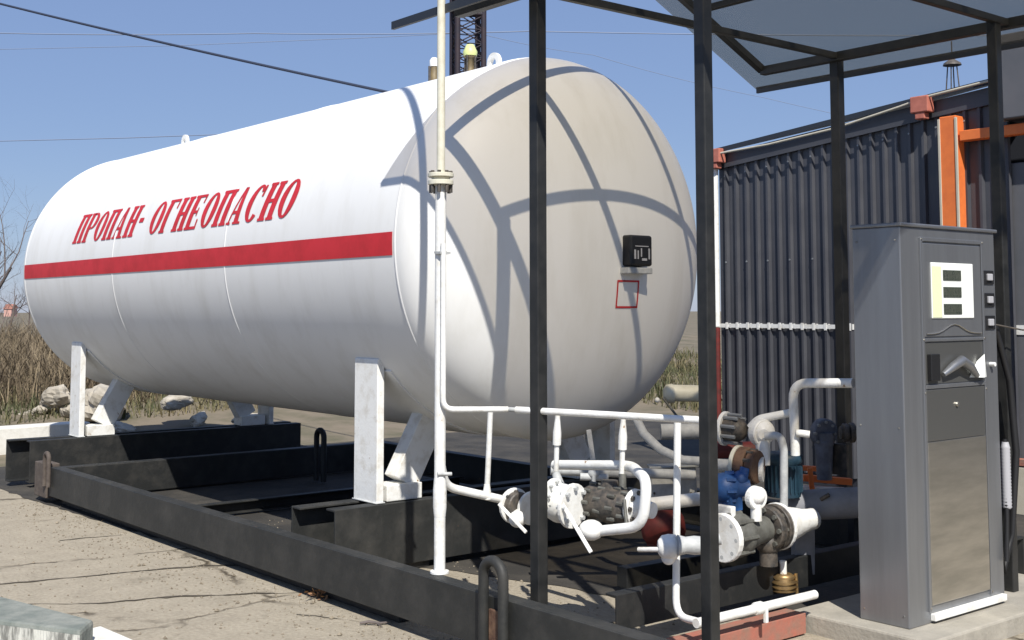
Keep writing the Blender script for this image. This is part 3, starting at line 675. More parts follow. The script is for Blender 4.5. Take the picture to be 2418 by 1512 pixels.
# valve at foot of the slim dropper
c5 = AF(1578, 1292, 6.6)
t = thing('drain_valve', 'round white valve with short stubby handle low on the slim vertical pipe', 'valve', c5)
b = MB(); b.lathe(c5-cr*.05, cr, [(0, .03), (.02, .055), (.05, .062), (.085, .06), (.1, .04)], 20); b.ball(c5+V((0, 0, -.05)), .035); b.build('body', 'white', t)
b = MB(); b.tube([AF(1508, 1298, 6.55), AF(1560, 1298, 6.55)], .012, 12); b.build('handle', 'white', t)
b = MB(); b.lathe(AF(1600, 1288, 6.6), cr, [(0, .05), (.04, .04), (.08, .045), (.14, .04)], 16); b.tube([AF(1640, 1285, 6.6), AF(1700, 1272, 6.6)], .03, 12); b.build('union', 'greywhite', t)
# red pump body low behind
t = thing('red_pump', 'dark red pump casing in the shade behind the slim vertical pipe', 'pump', AD(1560, 1245, 7.3))
b = MB(); b.lathe(AD(1515, 1250, 7.3), (AD(1600, 1240, 7.3)-AD(1515, 1250, 7.3)), [(0, .05), (.02, .09), (.12, .10), (.24, .09), (.26, .05)], 20); b.build('casing', 'dkred', t)
b = MB(); b.box(AD(1530, 1280, 7.35), AD(1580, 1300, 7.2)); b.build('foot', 'dkred', t)

# ---------------- pump and coupling on the right of the middle post
ap = V((0, 1, .02)).normalized()
c0 = AD(1708, 1270, 6.38)
t = thing('pump_unit', 'white and grey flanged pump with cone outlet left of the dispenser', 'pump', c0)
b = MB(); b2 = MB(); flange(b, c0, ap, .128, .035); f_ = b.build('flange', 'white', t); b2.bolts(c0-ap*.0, ap, .10, .012, .036, 8); each(b2, 'bolt', 'greywhite', f_)
b = MB(); b.lathe(c0, ap, [(.016, .08), (.05, .105), (.07, .10), (.10, .115), (.14, .115), (.16, .10), (.20, .09), (.26, .075), (.34, .07)], 26); b.build('casing', 'greasy', t)
b = MB(); b.bolts(c0+ap*.09, ap, .112, .012, .12, 8); b.build('tie_bolt', 'greasy', t)
c6 = c0+ap*.37
b = MB(); b.disc(c6, ap, .12, .05, 26); b.disc(c6+ap*.055, ap, .125, .03, 26); b.ball(c6-V((0, 0, .08)), .07); o = b.build('coupling', 'iron', t)
b2 = MB(); b2.bolts(c6+ap*.02, ap, .10, .014, .12, 8); each(b2, 'bolt', 'greasy', o)
c7 = c6+ap*.085
b = MB(); b.disc(c7, ap, .128, .022, 28); f_ = b.build('flange', 'white', t)
b = MB(); b.lathe(c7, ap, [(.01, .112), (.05, .102), (.14, .085), (.22, .066), (.28, .06), (.31, .06), (.318, .05)], 26); b.build('reducer_cone', 'white', t)
b = MB(); b.disc(c7+ap*.035-V((0, 0, .0)), ap, .105, .012, 28); b.build('ring', 'cream', t)
b = MB(); b.tube([c6+V((0, 0, -.1)), c6+V((0, 0, -.2))], .05, 14); b.build('sump', 'iron', t)
# white round filter cover above
c8 = AD(1785, 1176, 6.45)
t = thing('filter_housing', 'white round filter housing perched between blue pump and coupling', 'filter', c8)
b = MB(); b.disc(c8, (cr*.5-cf*.85), .062, .05, 24); b.ball(c8+V((.0, .0, .01)), .05); b.build('cover', 'white', t)
b = MB(); b.tube([c8, c8-V((0, 0, .12))], .03, 12); b.build('stem', 'white', t)
b = MB(); b.box(AD(1688, 1218, 6.5), AD(1738, 1196, 6.44)); o = b.build('terminal_box', 'white', None, .006, AD(1712, 1210, 6.5)); tag(o, 'small white terminal box just right of the middle post', 'box')
# blue pump
c9 = AD(1722, 1152, 6.65)
t = thing('blue_pump', 'bright blue pump casting partly hidden by the middle post', 'pump', c9)
b = MB(); b.lathe(c9-cr*.09, cr, [(0, .04), (.02, .075), (.07, .085), (.12, .07), (.14, .05), (.2, .045)], 22); b.box(c9+V((-.05, -.05, -.12)), c9+V((.05, .05, -.03))); b.build('casing', 'blue', t)
b = MB(); b.bolts(c9-cr*.0, cr, .082, .012, .05, 8); each(b, 'bolt', 'blue', t)
b = MB(); b.ball(c9+cr*.06+V((0, 0, .05)), .045); b.tube([c9+cr*.06, c9+cr*.09+V((0, 0, .11))], .028, 12); b.build('inlet', 'blue', t)
# brown handwheel flange
c10 = AD(1762, 1100, 6.75)
t = thing('blind_flange', 'rust brown round flange pair with pale rim above the blue pump', 'flange', c10)
a10 = (cr*.80-cf*.60).normalized()
b = MB(); b.disc(c10-a10*.05, a10, .108, .022, 28); b.build('rim', 'cream', t)
b = MB(); b.disc(c10-a10*.01, a10, .103, .06, 28); b.disc(c10+a10*.05, a10, .092, .05, 28); o = b.build('casing', 'rustiron', t)
b = MB(); b.bolts(c10, a10, .088, .012, .12, 10); each(b, 'bolt', 'iron', o)
b = MB(); b.disc(c10+cr*.085-V((0, 0, .02)), (cr*.95-cf*.3), .07, .025, 28); b.build('cover', 'white', t)
b = MB(); b.tube([AD(1690, 1098, 6.95), AD(1752, 1102, 6.8)], .036, 14); b.build('spigot', 'greywhite', t)
b = MB(); b.tube([AD(1680, 1065, 7.2), AD(1790, 1062, 7.2)], .05, 14); o = b.build('red_line', 'dkred', None, 0, AD(1700, 1065, 7.2)); tag(o, 'dark red painted pipe glimpsed behind the rust brown flange', 'pipe')
# upper flanged valve
c11 = AD(1738, 1015, 6.95)
t = thing('relief_assembly', 'white valve with dark bolted body and gooseneck above the brown flange', 'valve', c11)
b = MB(); b.disc(c11-a10*.07, a10, .098, .022, 28); b.build('flange', 'white', t)
b = MB(); b.disc(c11-a10*.03, a10, .075, .07, 24); b.ball(c11, .07); o = b.build('body', 'iron', t)
b = MB(); b.bolts(c11-a10*.02, a10, .082, .011, .10, 9); each(b, 'bolt', 'zinc', o)
cc = AD(1798, 1022, 6.85)
b = MB(); b.disc(cc, (cr*.5-cf*.85), .078, .05, 26); b.lathe(cc, (-cf), [(.0, .078), (.04, .06), (.06, .03)], 22); b.build('bonnet', 'white', t)
b = MB(); b.tube([cc, AD(1806, 1100, 6.8)], [.05, .03], 14); b.build('drain_leg', 'white', t)
b = MB(); b.pipe([AD(1806, 1030, 6.75), AD(1842, 1028, 6.72), AD(1851, 1060, 6.70), AD(1851, 1200, 6.68)], .0225, .07); b.build('gooseneck', 'greywhite', t)  # white pipe with its shade painted in as an even grey
# risers to the dispenser
t = thing('supply_riser', 'white supply pipe stepping up and over into the dispenser side', 'pipe', AD(1875, 1000, 6.75))
b = MB(); b.pipe([AD(1772, 1010, 6.9), AD(1790, 990, 6.88), AD(1868, 975, 6.82), AD(1872, 972, 6.8)], .023, .06); b.build('branch', 'white', t)
b = MB(); b.pipe([AD(1878, 1075, 6.75), AD(1872, 905, 6.75), AD(2015, 905, 6.52)], .026, .09, 18); b.build('riser', 'white', t)
b = MB(); b.tube([AD(1880, 1022, 6.72), AD(1912, 1026, 6.70)], .02, 12); b.build('stub', 'white', t)
# teal motor
cm = AD(1850, 1118, 7.0)
t = thing('electric_motor', 'dark teal electric motor standing behind the grey gooseneck pipe', 'motor', cm)
b = MB(); b.lathe(cm-V((0, 0, .13)), (0, 0, 1), [(0, .095), (.02, .1), (.19, .1), (.2, .112), (.235, .112), (.25, .09)], 24); b.build('housing', 'teal', t)
b = MB()
for k in range(24):
    q = 2*math.pi*k/24; d = V((math.cos(q), math.sin(q), 0)); b.bar(cm+d*.1-V((0, 0, .1)), cm+d*.1+V((0, 0, .05)), .006, .02, d)
b.build('cooling_fins', 'teal', t)
# slate gate valve on the right + dark pipework
cg = AD(1945, 1022, 7.3)
t = thing('gate_valve', 'slate blue gate valve with round cover beside the dispenser', 'valve', cg)
b = MB(); b.disc(cg, (cr*.35-cf), .085, .06, 24); b.ball(cg-V((0, 0, .06)), .06); b.tube([cg, cg-V((0, 0, .28))], [.06, .045], 14); b.build('body', 'slate', t)
b = MB(); b.bolts(cg-cf*.03, (cr*.35-cf), .068, .01, .02, 8); each(b, 'bolt', 'zinc', t)
b = MB(); b.disc(cg+cr*.13, cr, .055, .03, 20); b.disc(cg+cr*.17, cr, .06, .03, 20); b.tube([cg+cr*.1, cg+cr*.35], .04, 14); b.build('side_flange', 'iron', t)
b = MB(); b.box(AD(1965, 1118, 7.35), AD(1998, 1050, 7.25)); b.build('bracket', 'iron', t, .005)
# orange stand
t = thing('pump_stand', 'orange and red angle iron stand low beside the dispenser', 'stand', AD(1935, 1150, 7.5))
b = MB(); b.bar(AD(1895, 1128, 7.5), AD(2010, 1138, 7.5), .05, .04); b.bar(AD(1892, 1105, 7.7), AD(2000, 1112, 7.7), .05, .03); b.build('rail', 'orange', t, .004)
b = MB(); b.bar(AD(1912, 1105, 7.45), AD(1918, 1158, 7.45), .03, .02, cf); b.build('leg', 'orange', t, .004)
b = MB(); b.bar(AD(1890, 1152, 7.5), AD(1995, 1158, 7.45), .06, .03); b.build('plinth', 'white', t, .004)
# big grey bundle/tube and pedestal
t = thing('grey_manifold', 'large grey horizontal drum pipe on a grey pedestal left of the dispenser', 'pipework', AD(1900, 1290, 6.9))
b = MB(); b.tube([AD(1850, 1196, 7.1), AD(2040, 1186, 6.95)], .088, 26); b.build('drum', 'dullgrey', t)
b = MB(); b.bar(AD(1896, 1200, 7.0), AD(1896, 1352, 7.0), .115, .10, cf); b.build('pedestal', 'dullgrey', t, .004)
b = MB(); b.tube([AD(1938, 1180, 6.95), AD(1958, 1168, 6.93)], .012, 8); b.build('plug', 'iron', t)
# brass regulator
cb = AD(1850, 1376, 6.75)
t = thing('brass_regulator', 'ribbed brass regulator sitting just above the low white pipe', 'regulator', cb)
b = MB(); b.lathe(cb-V((0, 0, .05)), (0, 0, 1), [(0, .05), (.01, .075), (.02, .055), (.035, .08), (.045, .055), (.06, .082), (.07, .055), (.085, .07), (.1, .045)], 22); b.build('body', 'brass', t)
b = MB(); b.tube([cb+V((0, 0, .04)), cb+V((0, 0, .12))], .02, 10); b.build('stem', 'white', t)
b = MB(); b.tube([cb+cr*.07+V((0, 0, .05)), cb+cr*.075-V((0, 0, .09))], .010, 8); b.build('drain_tube', 'brass', t)
# low white pipe on the end beam
z2 = .215
b = MB(); b.tube([V((-3.985, 4.40, z2)), V((-3.985, 5.32, z2))], .023, 14); b.lathe(V((-3.985, 4.83, z2)), (0, 1, 0), [(0, .028), (.01, .032), (.05, .032), (.06, .028)], 14)
b.box((-3.97, 4.88, z2-.07), (-3.955, 4.90, z2)); o = b.build('low_pipe', 'white', None, 0, (-3.985, 4.7, z2)); tag(o, 'white pipe lying level over the red primer end beam', 'pipe')
t = thing('support_angle', 'dark steel trestle frame lying inside the skid right of the leftmost post', 'frame', (-4.7, 4.9, 0))
b = MB(); b.bar((-4.72, 4.30, .05), (-4.46, 4.42, .05), .09, .09); b.build('angle', 'black', t, .004)
b = MB(); b.bar((-5.3, 5.2, .10), (-5.25, 6.4, .10), .09, .12); b.build('angle', 'black', t, .004)

# ================================================================ SHED AT THE BACK
YW = 9.8; SX0, SX1 = -8.47, -5.22
sh = thing('metal_shed', 'dark corrugated metal shed with orange doorway frame behind the dispenser', 'shed', (-5.5, 10.5, 0))
def ztop(x): return 3.335 + (x+8.5)*.092
def corr(mb, x0, x1, y, z0, ztf, pitch=.137, dep=.03, fy=-1):
    n = int((x1-x0)/pitch); pr = []
    for i in range(n+1):
        xb = x0+i*pitch
        for fx, fd in ((0, 0), (.58, 0), (.68, 1), (.86, 1), (.96, 0)): pr.append((xb+fx*pitch, y+fy*dep*fd))
    pr = [p for p in pr if p[0] <= x1]+[(x1, y)]
    vs = []
    for (x, yy) in pr: vs += [(x, yy, z0), (x, yy, ztf(x))]
    mb.add(vs, [(2*i, 2*i+2, 2*i+3, 2*i+1) for i in range(len(pr)-1)])
b = MB(); corr(b, SX0, SX1, YW, .12, lambda x: ztop(x)-.04); b.build('wall', 'anthracite', sh)
b = MB(); b.box((SX0, YW+.01, 0), (-5.9, YW+3.8, 3.30)); b.box((-5.88, YW+.9, 0), (4, YW+3.8, 3.5)); b.build('core_wall', 'dkwall', sh)  # navy tone puts the doorway recess shadow into the wall colour
b = MB(); b.add([(SX0, YW-.045, ztop(SX0)-.15), (SX1, YW-.045, ztop(SX1)-.15), (SX1, YW-.045, ztop(SX1)-.0), (SX0, YW-.045, ztop(SX0)-.0), (SX0, YW+.02, ztop(SX0)-.15), (SX1, YW+.02, ztop(SX1)-.15), (SX1, YW+.02, ztop(SX1)), (SX0, YW+.02, ztop(SX0))], [(0,1,2,3),(7,6,5,4),(0,4,5,1),(3,2,6,7),(0,3,7,4),(1,5,6,2)]); b.build('eave_fascia', 'anthracite', sh)
b = MB()   # roof slab
vs = [(SX0-.02, YW-.10, ztop(SX0)+.01), (SX1, YW-.10, ztop(SX1)+.01), (SX1, YW+3, ztop(SX1)+.80), (SX0+.55, YW+3, ztop(SX0)+.80)]
vs += [(v[0], v[1], v[2]+.05) for v in vs]
b.add(vs, [(3,2,1,0),(4,5,6,7),(0,1,5,4),(1,2,6,5),(2,3,7,6),(3,0,4,7)]); b.build('roof', 'roofdark', sh)
b = MB(); pts = [(SX0+.10, YW-.14, ztop(SX0)-.0), (-7.7, YW-.14, ztop(-7.7)-.045), (-6.9, YW-.14, ztop(-6.9)-.05), (-6.2, YW-.14, ztop(-6.2)-.0), (-5.9, YW-.14, ztop(-5.9)+.03), (SX1, YW-.14, ztop(SX1)+.03)]
b.tube(pts, .012, 8); b.build('eave_cable', 'beigeboard', sh)
for x in (SX0+.06, -5.98):
    b = MB(); b.box((x-.09, YW-.17, ztop(x)-.10), (x+.09, YW-.06, ztop(x)+.05)); b.box((x-.05, YW-.16, ztop(x)-.16), (x+.05, YW-.08, ztop(x)-.10)); b.build('bracket', 'coral', sh, .01)
b = MB(); b.tube([(SX0+.02, YW-.09, ztop(SX0)-.12), (SX0+.02, YW-.09, 1.53)], .035, 12); b.build('downpipe', 'white', sh)
b = MB(); b.tube([(SX0+.02, YW-.09, 1.52), (SX0+.02, YW-.09, .1)], .033, 12); o = b.build('downpipe', 'dkred', sh); tag(o, 'lower dark red length of downpipe')
b = MB(); x = SX0+.77*.137
while x < SX1-.1:
    for zf in (.45, 2.2): b.disc((x, YW-.033, zf), (0, 1, 0), .010, .008, 6, .05)
    b.disc((x, YW-.033, ztop(x)-.24), (0, 1, 0), .010, .008, 6, .05); x += .137*2
each(b, 'sheet_screw', 'zinc', sh)
b = MB()    # white waist line painted only on the raised ribs
x = SX0
while x < -6.9+.1:
    b.box((x+.092, YW-.037, 1.505), (x+.121, YW-.0305, 1.574)); b.box((x+.072, YW-.020, 1.514), (x+.138, YW-.004, 1.566)); x += .137
b.box((SX0, YW-.0335, 1.520), (-6.95, YW-.0312, 1.560)); b.build('waist_stripe', 'white', sh)
b = MB(); b.box((-5.79, YW-.16, 0), (-5.63, YW-.02, 3.40)); b.build('doorway_post', 'orange', sh, .008)
b = MB(); b.box((-5.802, YW-.168, 0), (-5.780, YW-.150, 3.38)); b.box((-5.640, YW-.168, 0), (-5.618, YW-.150, 3.38)); b.build('post_trim', 'beigeboard', sh, .003)
b = MB(); b.box((-5.61, YW-.14, 3.17), (-4.2, YW-.04, 3.26)); b.build('doorway_lintel', 'orange', sh, .006)
b = MB(); b.box((-5.20, YW-.22, 3.30), (-3.6, YW+.5, 4.02)); b.build('fascia_box', 'greydoor', sh, .01)
b = MB(); b.box((-5.235, YW-.24, 3.30), (-5.205, YW-.05, 4.0)); b.build('fascia_trim', 'white', sh)
b = MB(); corr(b, -5.62, -5.36, YW+.06, .12, lambda x: 3.15); b.build('side_panel', 'anthracite', sh)
b = MB(); b.box((-5.30, YW+.02, .42), (-4.3, YW+.08, 2.95)); dr = b.build('door', 'greydoor', sh, .008)
b = MB(); b.box((-5.28, YW+.012, 1.49), (-4.3, YW+.018, 1.57)); b.build('door_stripe', 'white', dr)
b = MB(); b.box((-5.36, YW-.10, .0), (-4.3, YW+.0, .40)); b.build('step', 'beigeboard', sh, .01)
b = MB(); b.box((-5.36, YW-.105, .41), (-4.3, YW-.0, .46)); b.build('step_nosing', 'redlead', sh)
# chimney cowl
cpos = AY(2250, 212, YW+.5)
t = thing('roof_vent', 'thin metal roof vent with conical cowl and aerial above the shed', 'vent', cpos)
b = MB()
for k in range(4):
    q = k*math.pi/2+.3; d = V((math.cos(q), math.sin(q), 0)); b.tube([cpos+d*.06, cpos+d*.04+V((0, 0, .24))], .006, 8)
b.build('leg', 'iron', t)
b = MB(); b.lathe(cpos+V((0, 0, .23)), (0, 0, 1), [(0, .085), (.02, .078), (.05, .035), (.075, .005)], 18); b.build('cowl', 'iron', t)
b = MB(); b.tube([cpos+V((0, 0, .3)), cpos+V((0, 0, .46))], .006, 6); b.build('spike', 'iron', t)

# ================================================================ TOWER AND WIRES
tc = AD(1104, 500, 46); tc.z = 0
t = thing('lattice_tower', 'dark steel lattice mast rising behind the tank crown', 'tower', tc)
hw = .62; ang = R_(20); cs = []
for sx, sy in ((-1, -1), (1, -1), (1, 1), (-1, 1)):
    cs.append(tc + V((sx*hw*math.cos(YAW+.25)-sy*hw*math.sin(YAW+.25), sx*hw*math.sin(YAW+.25)+sy*hw*math.cos(YAW+.25), 0))*.82)
for c in cs:
    b = MB(); b.tube([c, c+V((0, 0, 24))], .11, 8); b.build('leg', 'tower', t)
b = MB(); z = 8.0; k = 0
while z < 24:
    for i in range(4):
        a, c = cs[i], cs[(i+1) % 4]; hh = .55
        b.tube([a+V((0, 0, z)), c+V((0, 0, z+hh))], .026, 5, False); b.tube([c+V((0, 0, z)), a+V((0, 0, z+hh))], .026, 5, False); b.tube([a+V((0, 0, z)), c+V((0, 0, z))], .024, 5, False)
    z += .55
b.build('bracing', 'tower', t)
for i in range(4):
    b = MB(); b.tube([cs[i]+V((0, 0, 13.0+.1*i)), cs[(i+1) % 4]+V((0, 0, 13.0+.1*i))], .09, 6); b.build('collar', 'tower', t)
def wire(label, pts, r, mt, sag=0):
    b = MB(); P = []
    for i in range(len(pts)-1):
        n = 10
        for j in range(n): P.append(pts[i].lerp(pts[i+1], j/n)-V((0, 0, sag*4*(j/n)*(1-j/n))))
    P.append(pts[-1]); b.tube(P, r, 6); o = b.build('overhead_cable', mt, None, 0, pts[0]); tag(o, label, 'cable'); return o
wire('thick dark cable slanting down from top left to the tank crown', [AD(-60, -6, 17), AD(1010, 238, 12.5)], .016, 'wire', .03)
wire('upper thin pale wire crossing the sky level behind the mast', [AD(-60, 77, 70), AD(600, 79, 70), AD(1250, 74, 70), AD(2400, 84, 70)], .033, 'thinwire', .1)
wire('lower faint wire just below the upper thin wire', [AD(-60, 118, 75), AD(420, 108, 74), AD(900, 88, 73), AD(1104, 78, 72)], .020, 'thinwire', .0)
wire('faint wire ending low at the left above the far lifting eye', [AD(-60, 335, 70), AD(300, 326, 68), AD(620, 314, 66)], .026, 'thinwire', .0)
wire('faint wire leaving the mast down to the right behind the first post', [AD(1104, 72, 46), AD(1400, 130, 48), AD(1800, 230, 50), AD(2300, 330, 52)], .012, 'thinwire', .1)

# ================================================================ LEFT AND BEHIND: kerbs, rubble, brush
wk = MB(); p = [V((-14.75, 3.2, 0)), V((-15.6, 7.4, 0))]
wk.bar(V((-14.55, 1.6, .17)), V((-14.90, 5.45, .17)), .28, .36); o = wk.build('white_kerb', 'whitewash', None, .015, (-14.9, 4.4, 0)); tag(o, 'bright whitewashed low wall at the left edge beyond the skid', 'low wall')
# peeling painted kerb in the left foreground
kd = V((-7.3, 2.05, 0)); 
t = thing('painted_kerb', 'old kerb with peeling white side and grey top in the lower left corner', 'kerb', (-6.6, 2.2, 0))
q0, q1 = AZ(-60, 1408, .2), AZ(262, 1478, .2)
q0b, q1b = AZ(-60, 1375, .2), AZ(238, 1455, .2)
def slab(a, b_, c, d, z0): 
    mb = MB(); vs = [V((v.x, v.y, z0)) for v in (a, b_, c, d)]+[a, b_, c, d]
    return mb.add(vs, [(3,2,1,0),(4,5,6,7),(0,1,5,4),(1,2,6,5),(2,3,7,6),(3,0,4,7)])
e0, e1, e2, e3 = AZ(-80, 1455, .17), AZ(190, 1490, .17), AZ(222, 1462, .17), AZ(-80, 1385, .17)
slab(e0, e1, e2, e3, .02).build('kerb_stone', 'kerbgrey', t, .02)
mb = MB(); n_ = 16
dn = (e1-e0); nrm = V((dn.y, -dn.x, 0)).normalized()
mb.add([e0+nrm*.004+V((0, 0, -.165)), e1+nrm*.004+V((0, 0, -.165)), e1+nrm*.004+V((0, 0, -.02)), e0+nrm*.004+V((0, 0, -.02))], [(0, 1, 2, 3)]); mb.build('painted_face', 'peeling', t)
f0, f1, f2, f3 = AZ(150, 1500, .06), AZ(300, 1560, .06), AZ(372, 1535, .06), AZ(238, 1478, .06)
o = slab(f0, f1, f2, f3, .0).build('white_slab', 'whitewash', None, .006, f0); tag(o, 'white painted slab corner at the bottom edge beside the peeling kerb', 'slab')

def stone(c, r, lab, sx=(1, 1, .7)):
    b = MB(); b.ball((0, 0, 0), r, sx, 26); s0 = random.random()*50
    for i, v in enumerate(b.v):
        u_ = v*(1/r)+V((s0, 0, 0)); n = noise.noise(u_*1.1)+.45*abs(noise.noise(u_*2.7))+.15*noise.noise(u_*7); b.v[i] = v*(1+.5*n)
    b.sm = [False]*len(b.sm); o = b.build('rubble_stone', 'stone'); o.location = c; o.rotation_euler = (random.random()*.5, random.random()*.5, random.random()*6)
    tag(o, lab, 'stone', 'rubble stones beyond the skid'); return o
stones = [(135, 942, .42, (1.5, .8, .75), 'pale rubble block low left of the far tank leg'),
          (165, 975, .34, (1.3, .8, .6), 'pale stone tight against the left side of the far tank leg'),
          (232, 962, .42, (1.3, .8, .8), 'broad pale boulder just right of the far tank leg'),
          (255, 938, .36, (1.6, .8, .6), 'slanting pale slab above the boulder right of the far leg'),
          (285, 1018, .26, (1.6, .9, .5), 'flat pale stone at the foot of the leaning far strut'),
          (60, 985, .25, (1.4, .9, .5), 'flat stone above the whitewashed wall'),
          (25, 992, .2, (1.3, .9, .5), 'small stone at the left edge above the whitewashed wall'),
          (95, 968, .22, (1.2, .9, .6), 'small stone between the brush and the whitewashed wall'),
          (228, 996, .28, (1.3, .9, .6), 'reddish pale stone low between far leg and leaning strut'),
          (420, 948, .22, (1.3, .9, .6), 'small pale stone in the olive weeds under the tank'),
          (470, 990, .16, (1.3, .9, .6), 'little stone on the weeds edge under the tank'),
          (590, 990, .18, (1.6, .9, .6), 'little flat stone left of the far loop under the tank')]
for (x, y, r, sx, lab) in stones:
    D = 16.4 if y < 1000 else 15.5
    if x < 330 and y >= 1000: D = 15.3
    p = AD(x, y, D); stone(p, r*(.45 if x < 200 else .72), lab, sx)

def blades(name, mt, n, area, hmin, hmax, wd, lean=.5, zf=0, branch=0):
    b = MB()
    for _ in range(n):
        x, y = area(); h = random.uniform(hmin, hmax)*random.uniform(.6, 1); a = random.random()*6.28
        base = V((x, y, gz(x, y)+zf-.03)); d = V((math.cos(a), math.sin(a), 0)); L = random.uniform(0, lean)
        top = base+V((0, 0, h))+d*h*L; mid = base+V((0, 0, h*.55))+d*h*L*.35; s = V((-d.y, d.x, 0))*wd*random.uniform(.5, 1.3)
        b.add([base-s, base+s, mid+s*.8, mid-s*.8, top], [(0, 1, 2, 3), (3, 2, 4)])
        for k in range(branch):
            t = random.uniform(.3, .9); p = base.lerp(top, t); q = p+V((random.gauss(0, .5), random.gauss(0, .5), random.uniform(.2, .8))).normalized()*h*.3
            b.add([p-s*.5, p+s*.5, q], [(0, 1, 2)])
    return b.build(name, mt)
def areaL():
    return random.uniform(-30, -17.3), random.uniform(2.5, 12)
o = blades('dry_brush', 'twig', 26000, areaL, .3, 1.15, .009, 1.0, 0, 2); tag(o, 'tall dry brown brush on the bank beyond the rubble at left', 'brush', kind='stuff')
def areaM(): return random.uniform(-26, -16.3), random.uniform(4, 22)
o = blades('weeds', 'weed', 42000, areaM, .05, .32, .011, .9, 0, 1); tag(o, 'low olive and brown weeds seen under the tank', 'weeds', kind='stuff')
def areaR(): return random.uniform(-16, -4), random.uniform(15.2, 26)
o = blades('meadow_grass', 'weed', 16000, areaR, .12, .55, .012, .8, 0, 1); tag(o, 'dull olive grass behind the right end of the tank', 'grass', kind='stuff')
# slab joints opened up by frost in the near paving
def joint(ptsD, wd, seed):
    rn = random.Random(seed); P = []
    for a, c in zip(ptsD, ptsD[1:]):
        A, C_ = AZ(*a, .004), AZ(*c, .004); n = max(2, int((C_-A).length/.035))
        for j in range(n): P.append(A.lerp(C_, j/n))
    b = MB(); vs = []
    off = 0
    for i, p in enumerate(P):
        off = off*.9+rn.gauss(0, .007); d = (P[min(i+1, len(P)-1)]-P[max(i-1, 0)]).normalized(); sd_ = V((-d.y, d.x, 0))
        ww = wd*max(.12, .55+.9*noise.noise(V((i*.11, seed*3.1, 0)))+rn.gauss(0, .12)); vs += [p+sd_*(off+ww), p+sd_*(off-ww)]
    b.add(vs, [(2*i, 2*i+1, 2*i+3, 2*i+2) for i in range(len(P)-1)]); tag(b.build('paving_joint', 'crackfill'), kind='structure')
joint([(-40, 1382), (150, 1366), (350, 1348), (470, 1336), (640, 1330)], .022, 1)
joint([(60, 1428), (230, 1424), (330, 1412), (470, 1402), (760, 1396)], .026, 2)
joint([(700, 1450), (860, 1470), (1100, 1490)], .006, 4)
joint([(140, 1276), (300, 1262)], .012, 5)
# leaf litter and a twig by the rail
lp_ = AZ(752, 1412, 0); b = MB(); rn = random.Random(4)
for i in range(46):
    c = lp_+V((rn.gauss(0, .05), rn.gauss(0, .035), rn.uniform(.002, .05))); a = V((rn.gauss(0, 1), rn.gauss(0, 1), rn.gauss(0, .5))).normalized()*.018; q = a.cross(V((rn.gauss(0, .4), rn.gauss(0, .4), 1))).normalized()*.011
    b.add([c-a, c-q, c+a, c+q], [(0, 1, 2, 3)])
o = b.build('leaf_litter', 'leaf', None, 0, lp_); tag(o, 'small heap of orange brown dead leaves under the near rail', 'leaves')
tw = AZ(880, 1472, .012); b = MB()
b.tube([tw-cr*.07, tw-cr*.02+V((0, 0, .008)), tw+cr*.04, tw+cr*.09+cf*.02], [.006, .009, .007, .004], 6); b.tube([tw+cr*.02, tw+cr*.06-cf*.06], [.005, .002], 5)
o = b.build('twig', 'bark', None, 0, tw); tag(o, 'short dark broken twig lying on the paving below the rail', 'twig')
# litter and tufts on the paving
def areaE():
    x = random.uniform(-11, -4.6); return x, YR-.02-abs(random.gauss(0, .05))
o = blades('rail_edge_weeds', 'twig', 420, areaE, .015, .07, .004, 1.2, 0, 0); tag(o, 'dry tufts and litter along the foot of the near rail', 'dry tufts', kind='stuff')

b = MB(); rn = random.Random(9)
for i in range(1500):
    x = rn.uniform(-11.2, -4.4); y = YR-abs(rn.gauss(0, .35))-.01
    if rn.random() < .35: x = rn.uniform(-9, -4.6); y = rn.uniform(3.8, 5.0)
    if rn.random() < .25: x = rn.uniform(-10, -4.6); y = rn.uniform(1.9, 3.6)
    r = rn.uniform(.003, .009)*(1.8 if rn.random() < .05 else 1); a = [V((x, y, 0))+V((math.cos(k*1.57+i)*r*rn.uniform(.7, 1.3), math.sin(k*1.57+i)*r*rn.uniform(.7, 1.3), r*.3)) for k in range(4)]
    t_ = V((x, y, r*1.2)); b.add(a+[t_, V((x, y, -.002))], [(0, 1, 4), (1, 2, 4), (2, 3, 4), (3, 0, 4), (1, 0, 5), (2, 1, 5), (3, 2, 5), (0, 3, 5)])
tag(b.build('gravel', 'grit'), 'loose grit and small gravel scattered over the paving by the near rail', 'gravel', kind='stuff')

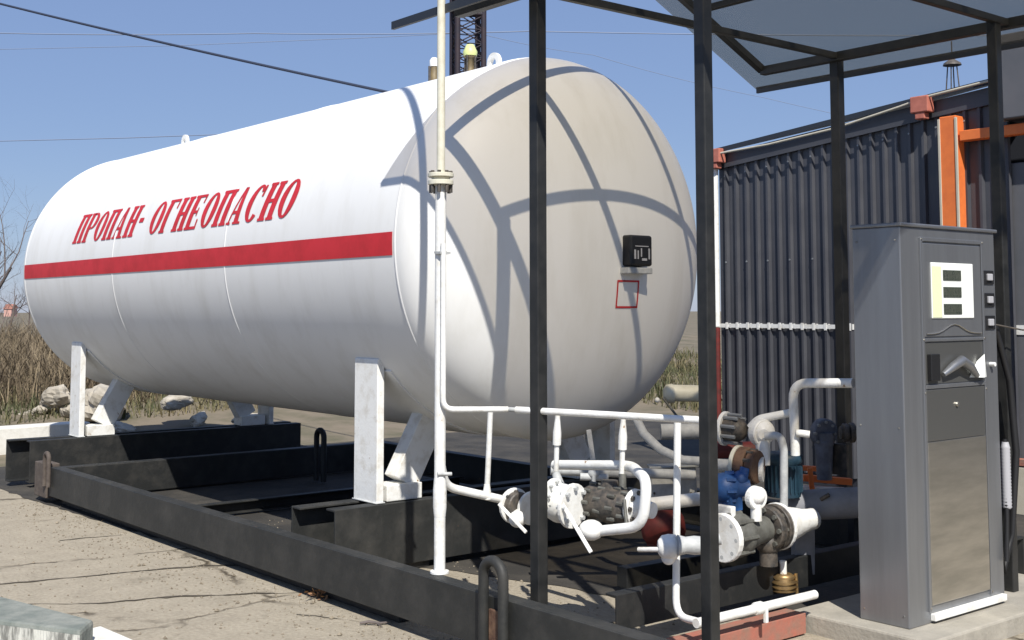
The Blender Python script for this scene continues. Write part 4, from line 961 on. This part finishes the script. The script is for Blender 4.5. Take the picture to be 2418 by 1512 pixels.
# bare tree at the left edge
def tree(base, h, label, seed, name='bare_tree'):
    rnd = random.Random(seed); t = thing(name, label, 'tree', base); br = MB(); tr = MB()
    def grow(p, d, L, r, lev):
        q = p; pts = [p]; rs = [r]
        for i in range(4):
            d = (d+V((rnd.gauss(0, .16), rnd.gauss(0, .16), rnd.gauss(.04, .1)))).normalized(); q = q+d*L/4; pts.append(q); rs.append(r*(1-.17*(i+1)))
        (tr if lev == 0 else br).tube(pts, rs, 6 if lev < 2 else 4, False)
        if lev < 4:
            for k in range(5 if lev < 2 else 4):
                s = rnd.uniform(.3, 1); i = min(3, int(s*4)); pp = pts[i].lerp(pts[i+1], s*4-i)
                nd = (d+V((rnd.gauss(0, .75), rnd.gauss(0, .75), rnd.gauss(.1, .4)))).normalized(); grow(pp, nd, L*rnd.uniform(.45, .7), rs[i]*.5, lev+1)
    grow(V(base), V((0, 0, 1)), h*.5, h*.018, 0)
    tr.build('trunk', 'bark', t); br.build('crown', 'bark', t); return t
p = AD(-60, 800, 24); p.z = .5; tree(p, 4.5, 'bare leafless tree leaning in at the left edge', 3)
p = AD(20, 800, 30); p.z = .5; tree(p, 2.6, 'small bare shrub rising above the dry brush beside the tank', 5, 'bare_shrub')
for k, x in enumerate((-40, 20, 70, 120)):
    p = AD(x, 700, 60+8*k); p.z = .3; tree(p, 4.2+.5*(k % 2), ('leftmost leafless tree on the horizon, cut by the frame', 'leafless tree on the horizon behind the bare shrub', 'leafless tree on the horizon just left of the tank', 'leafless tree on the horizon mostly behind the tank')[k], 20+k, 'distant_tree')['group'] = 'leafless trees on the horizon'
hp_ = AD(16, 742, 260)
t = thing('distant_house', 'tiny pink-walled house on the horizon at far left', 'house', (hp_.x, hp_.y, 0))
b = MB(); b.bar(V((hp_.x, hp_.y, 1.1)), V((hp_.x, hp_.y, 1.1))+cr*1.6, 3, 2.4); b.build('wall', 'pink', t)
b = MB(); a = V((hp_.x, hp_.y, 2.3)); b.add([a-cf*1.7-cr*.2, a-cf*1.7+cr*1.8, a+cf*1.7+cr*1.8, a+cf*1.7-cr*.2, a+V((0, 0, .9))-cr*.2, a+V((0, 0, .9))+cr*1.8], [(0, 1, 5, 4), (2, 3, 4, 5), (0, 4, 3), (1, 2, 5), (3, 2, 1, 0)]); b.build('roof', 'redlead', t)

sc.render.resolution_x = 1024; sc.render.resolution_y = 640
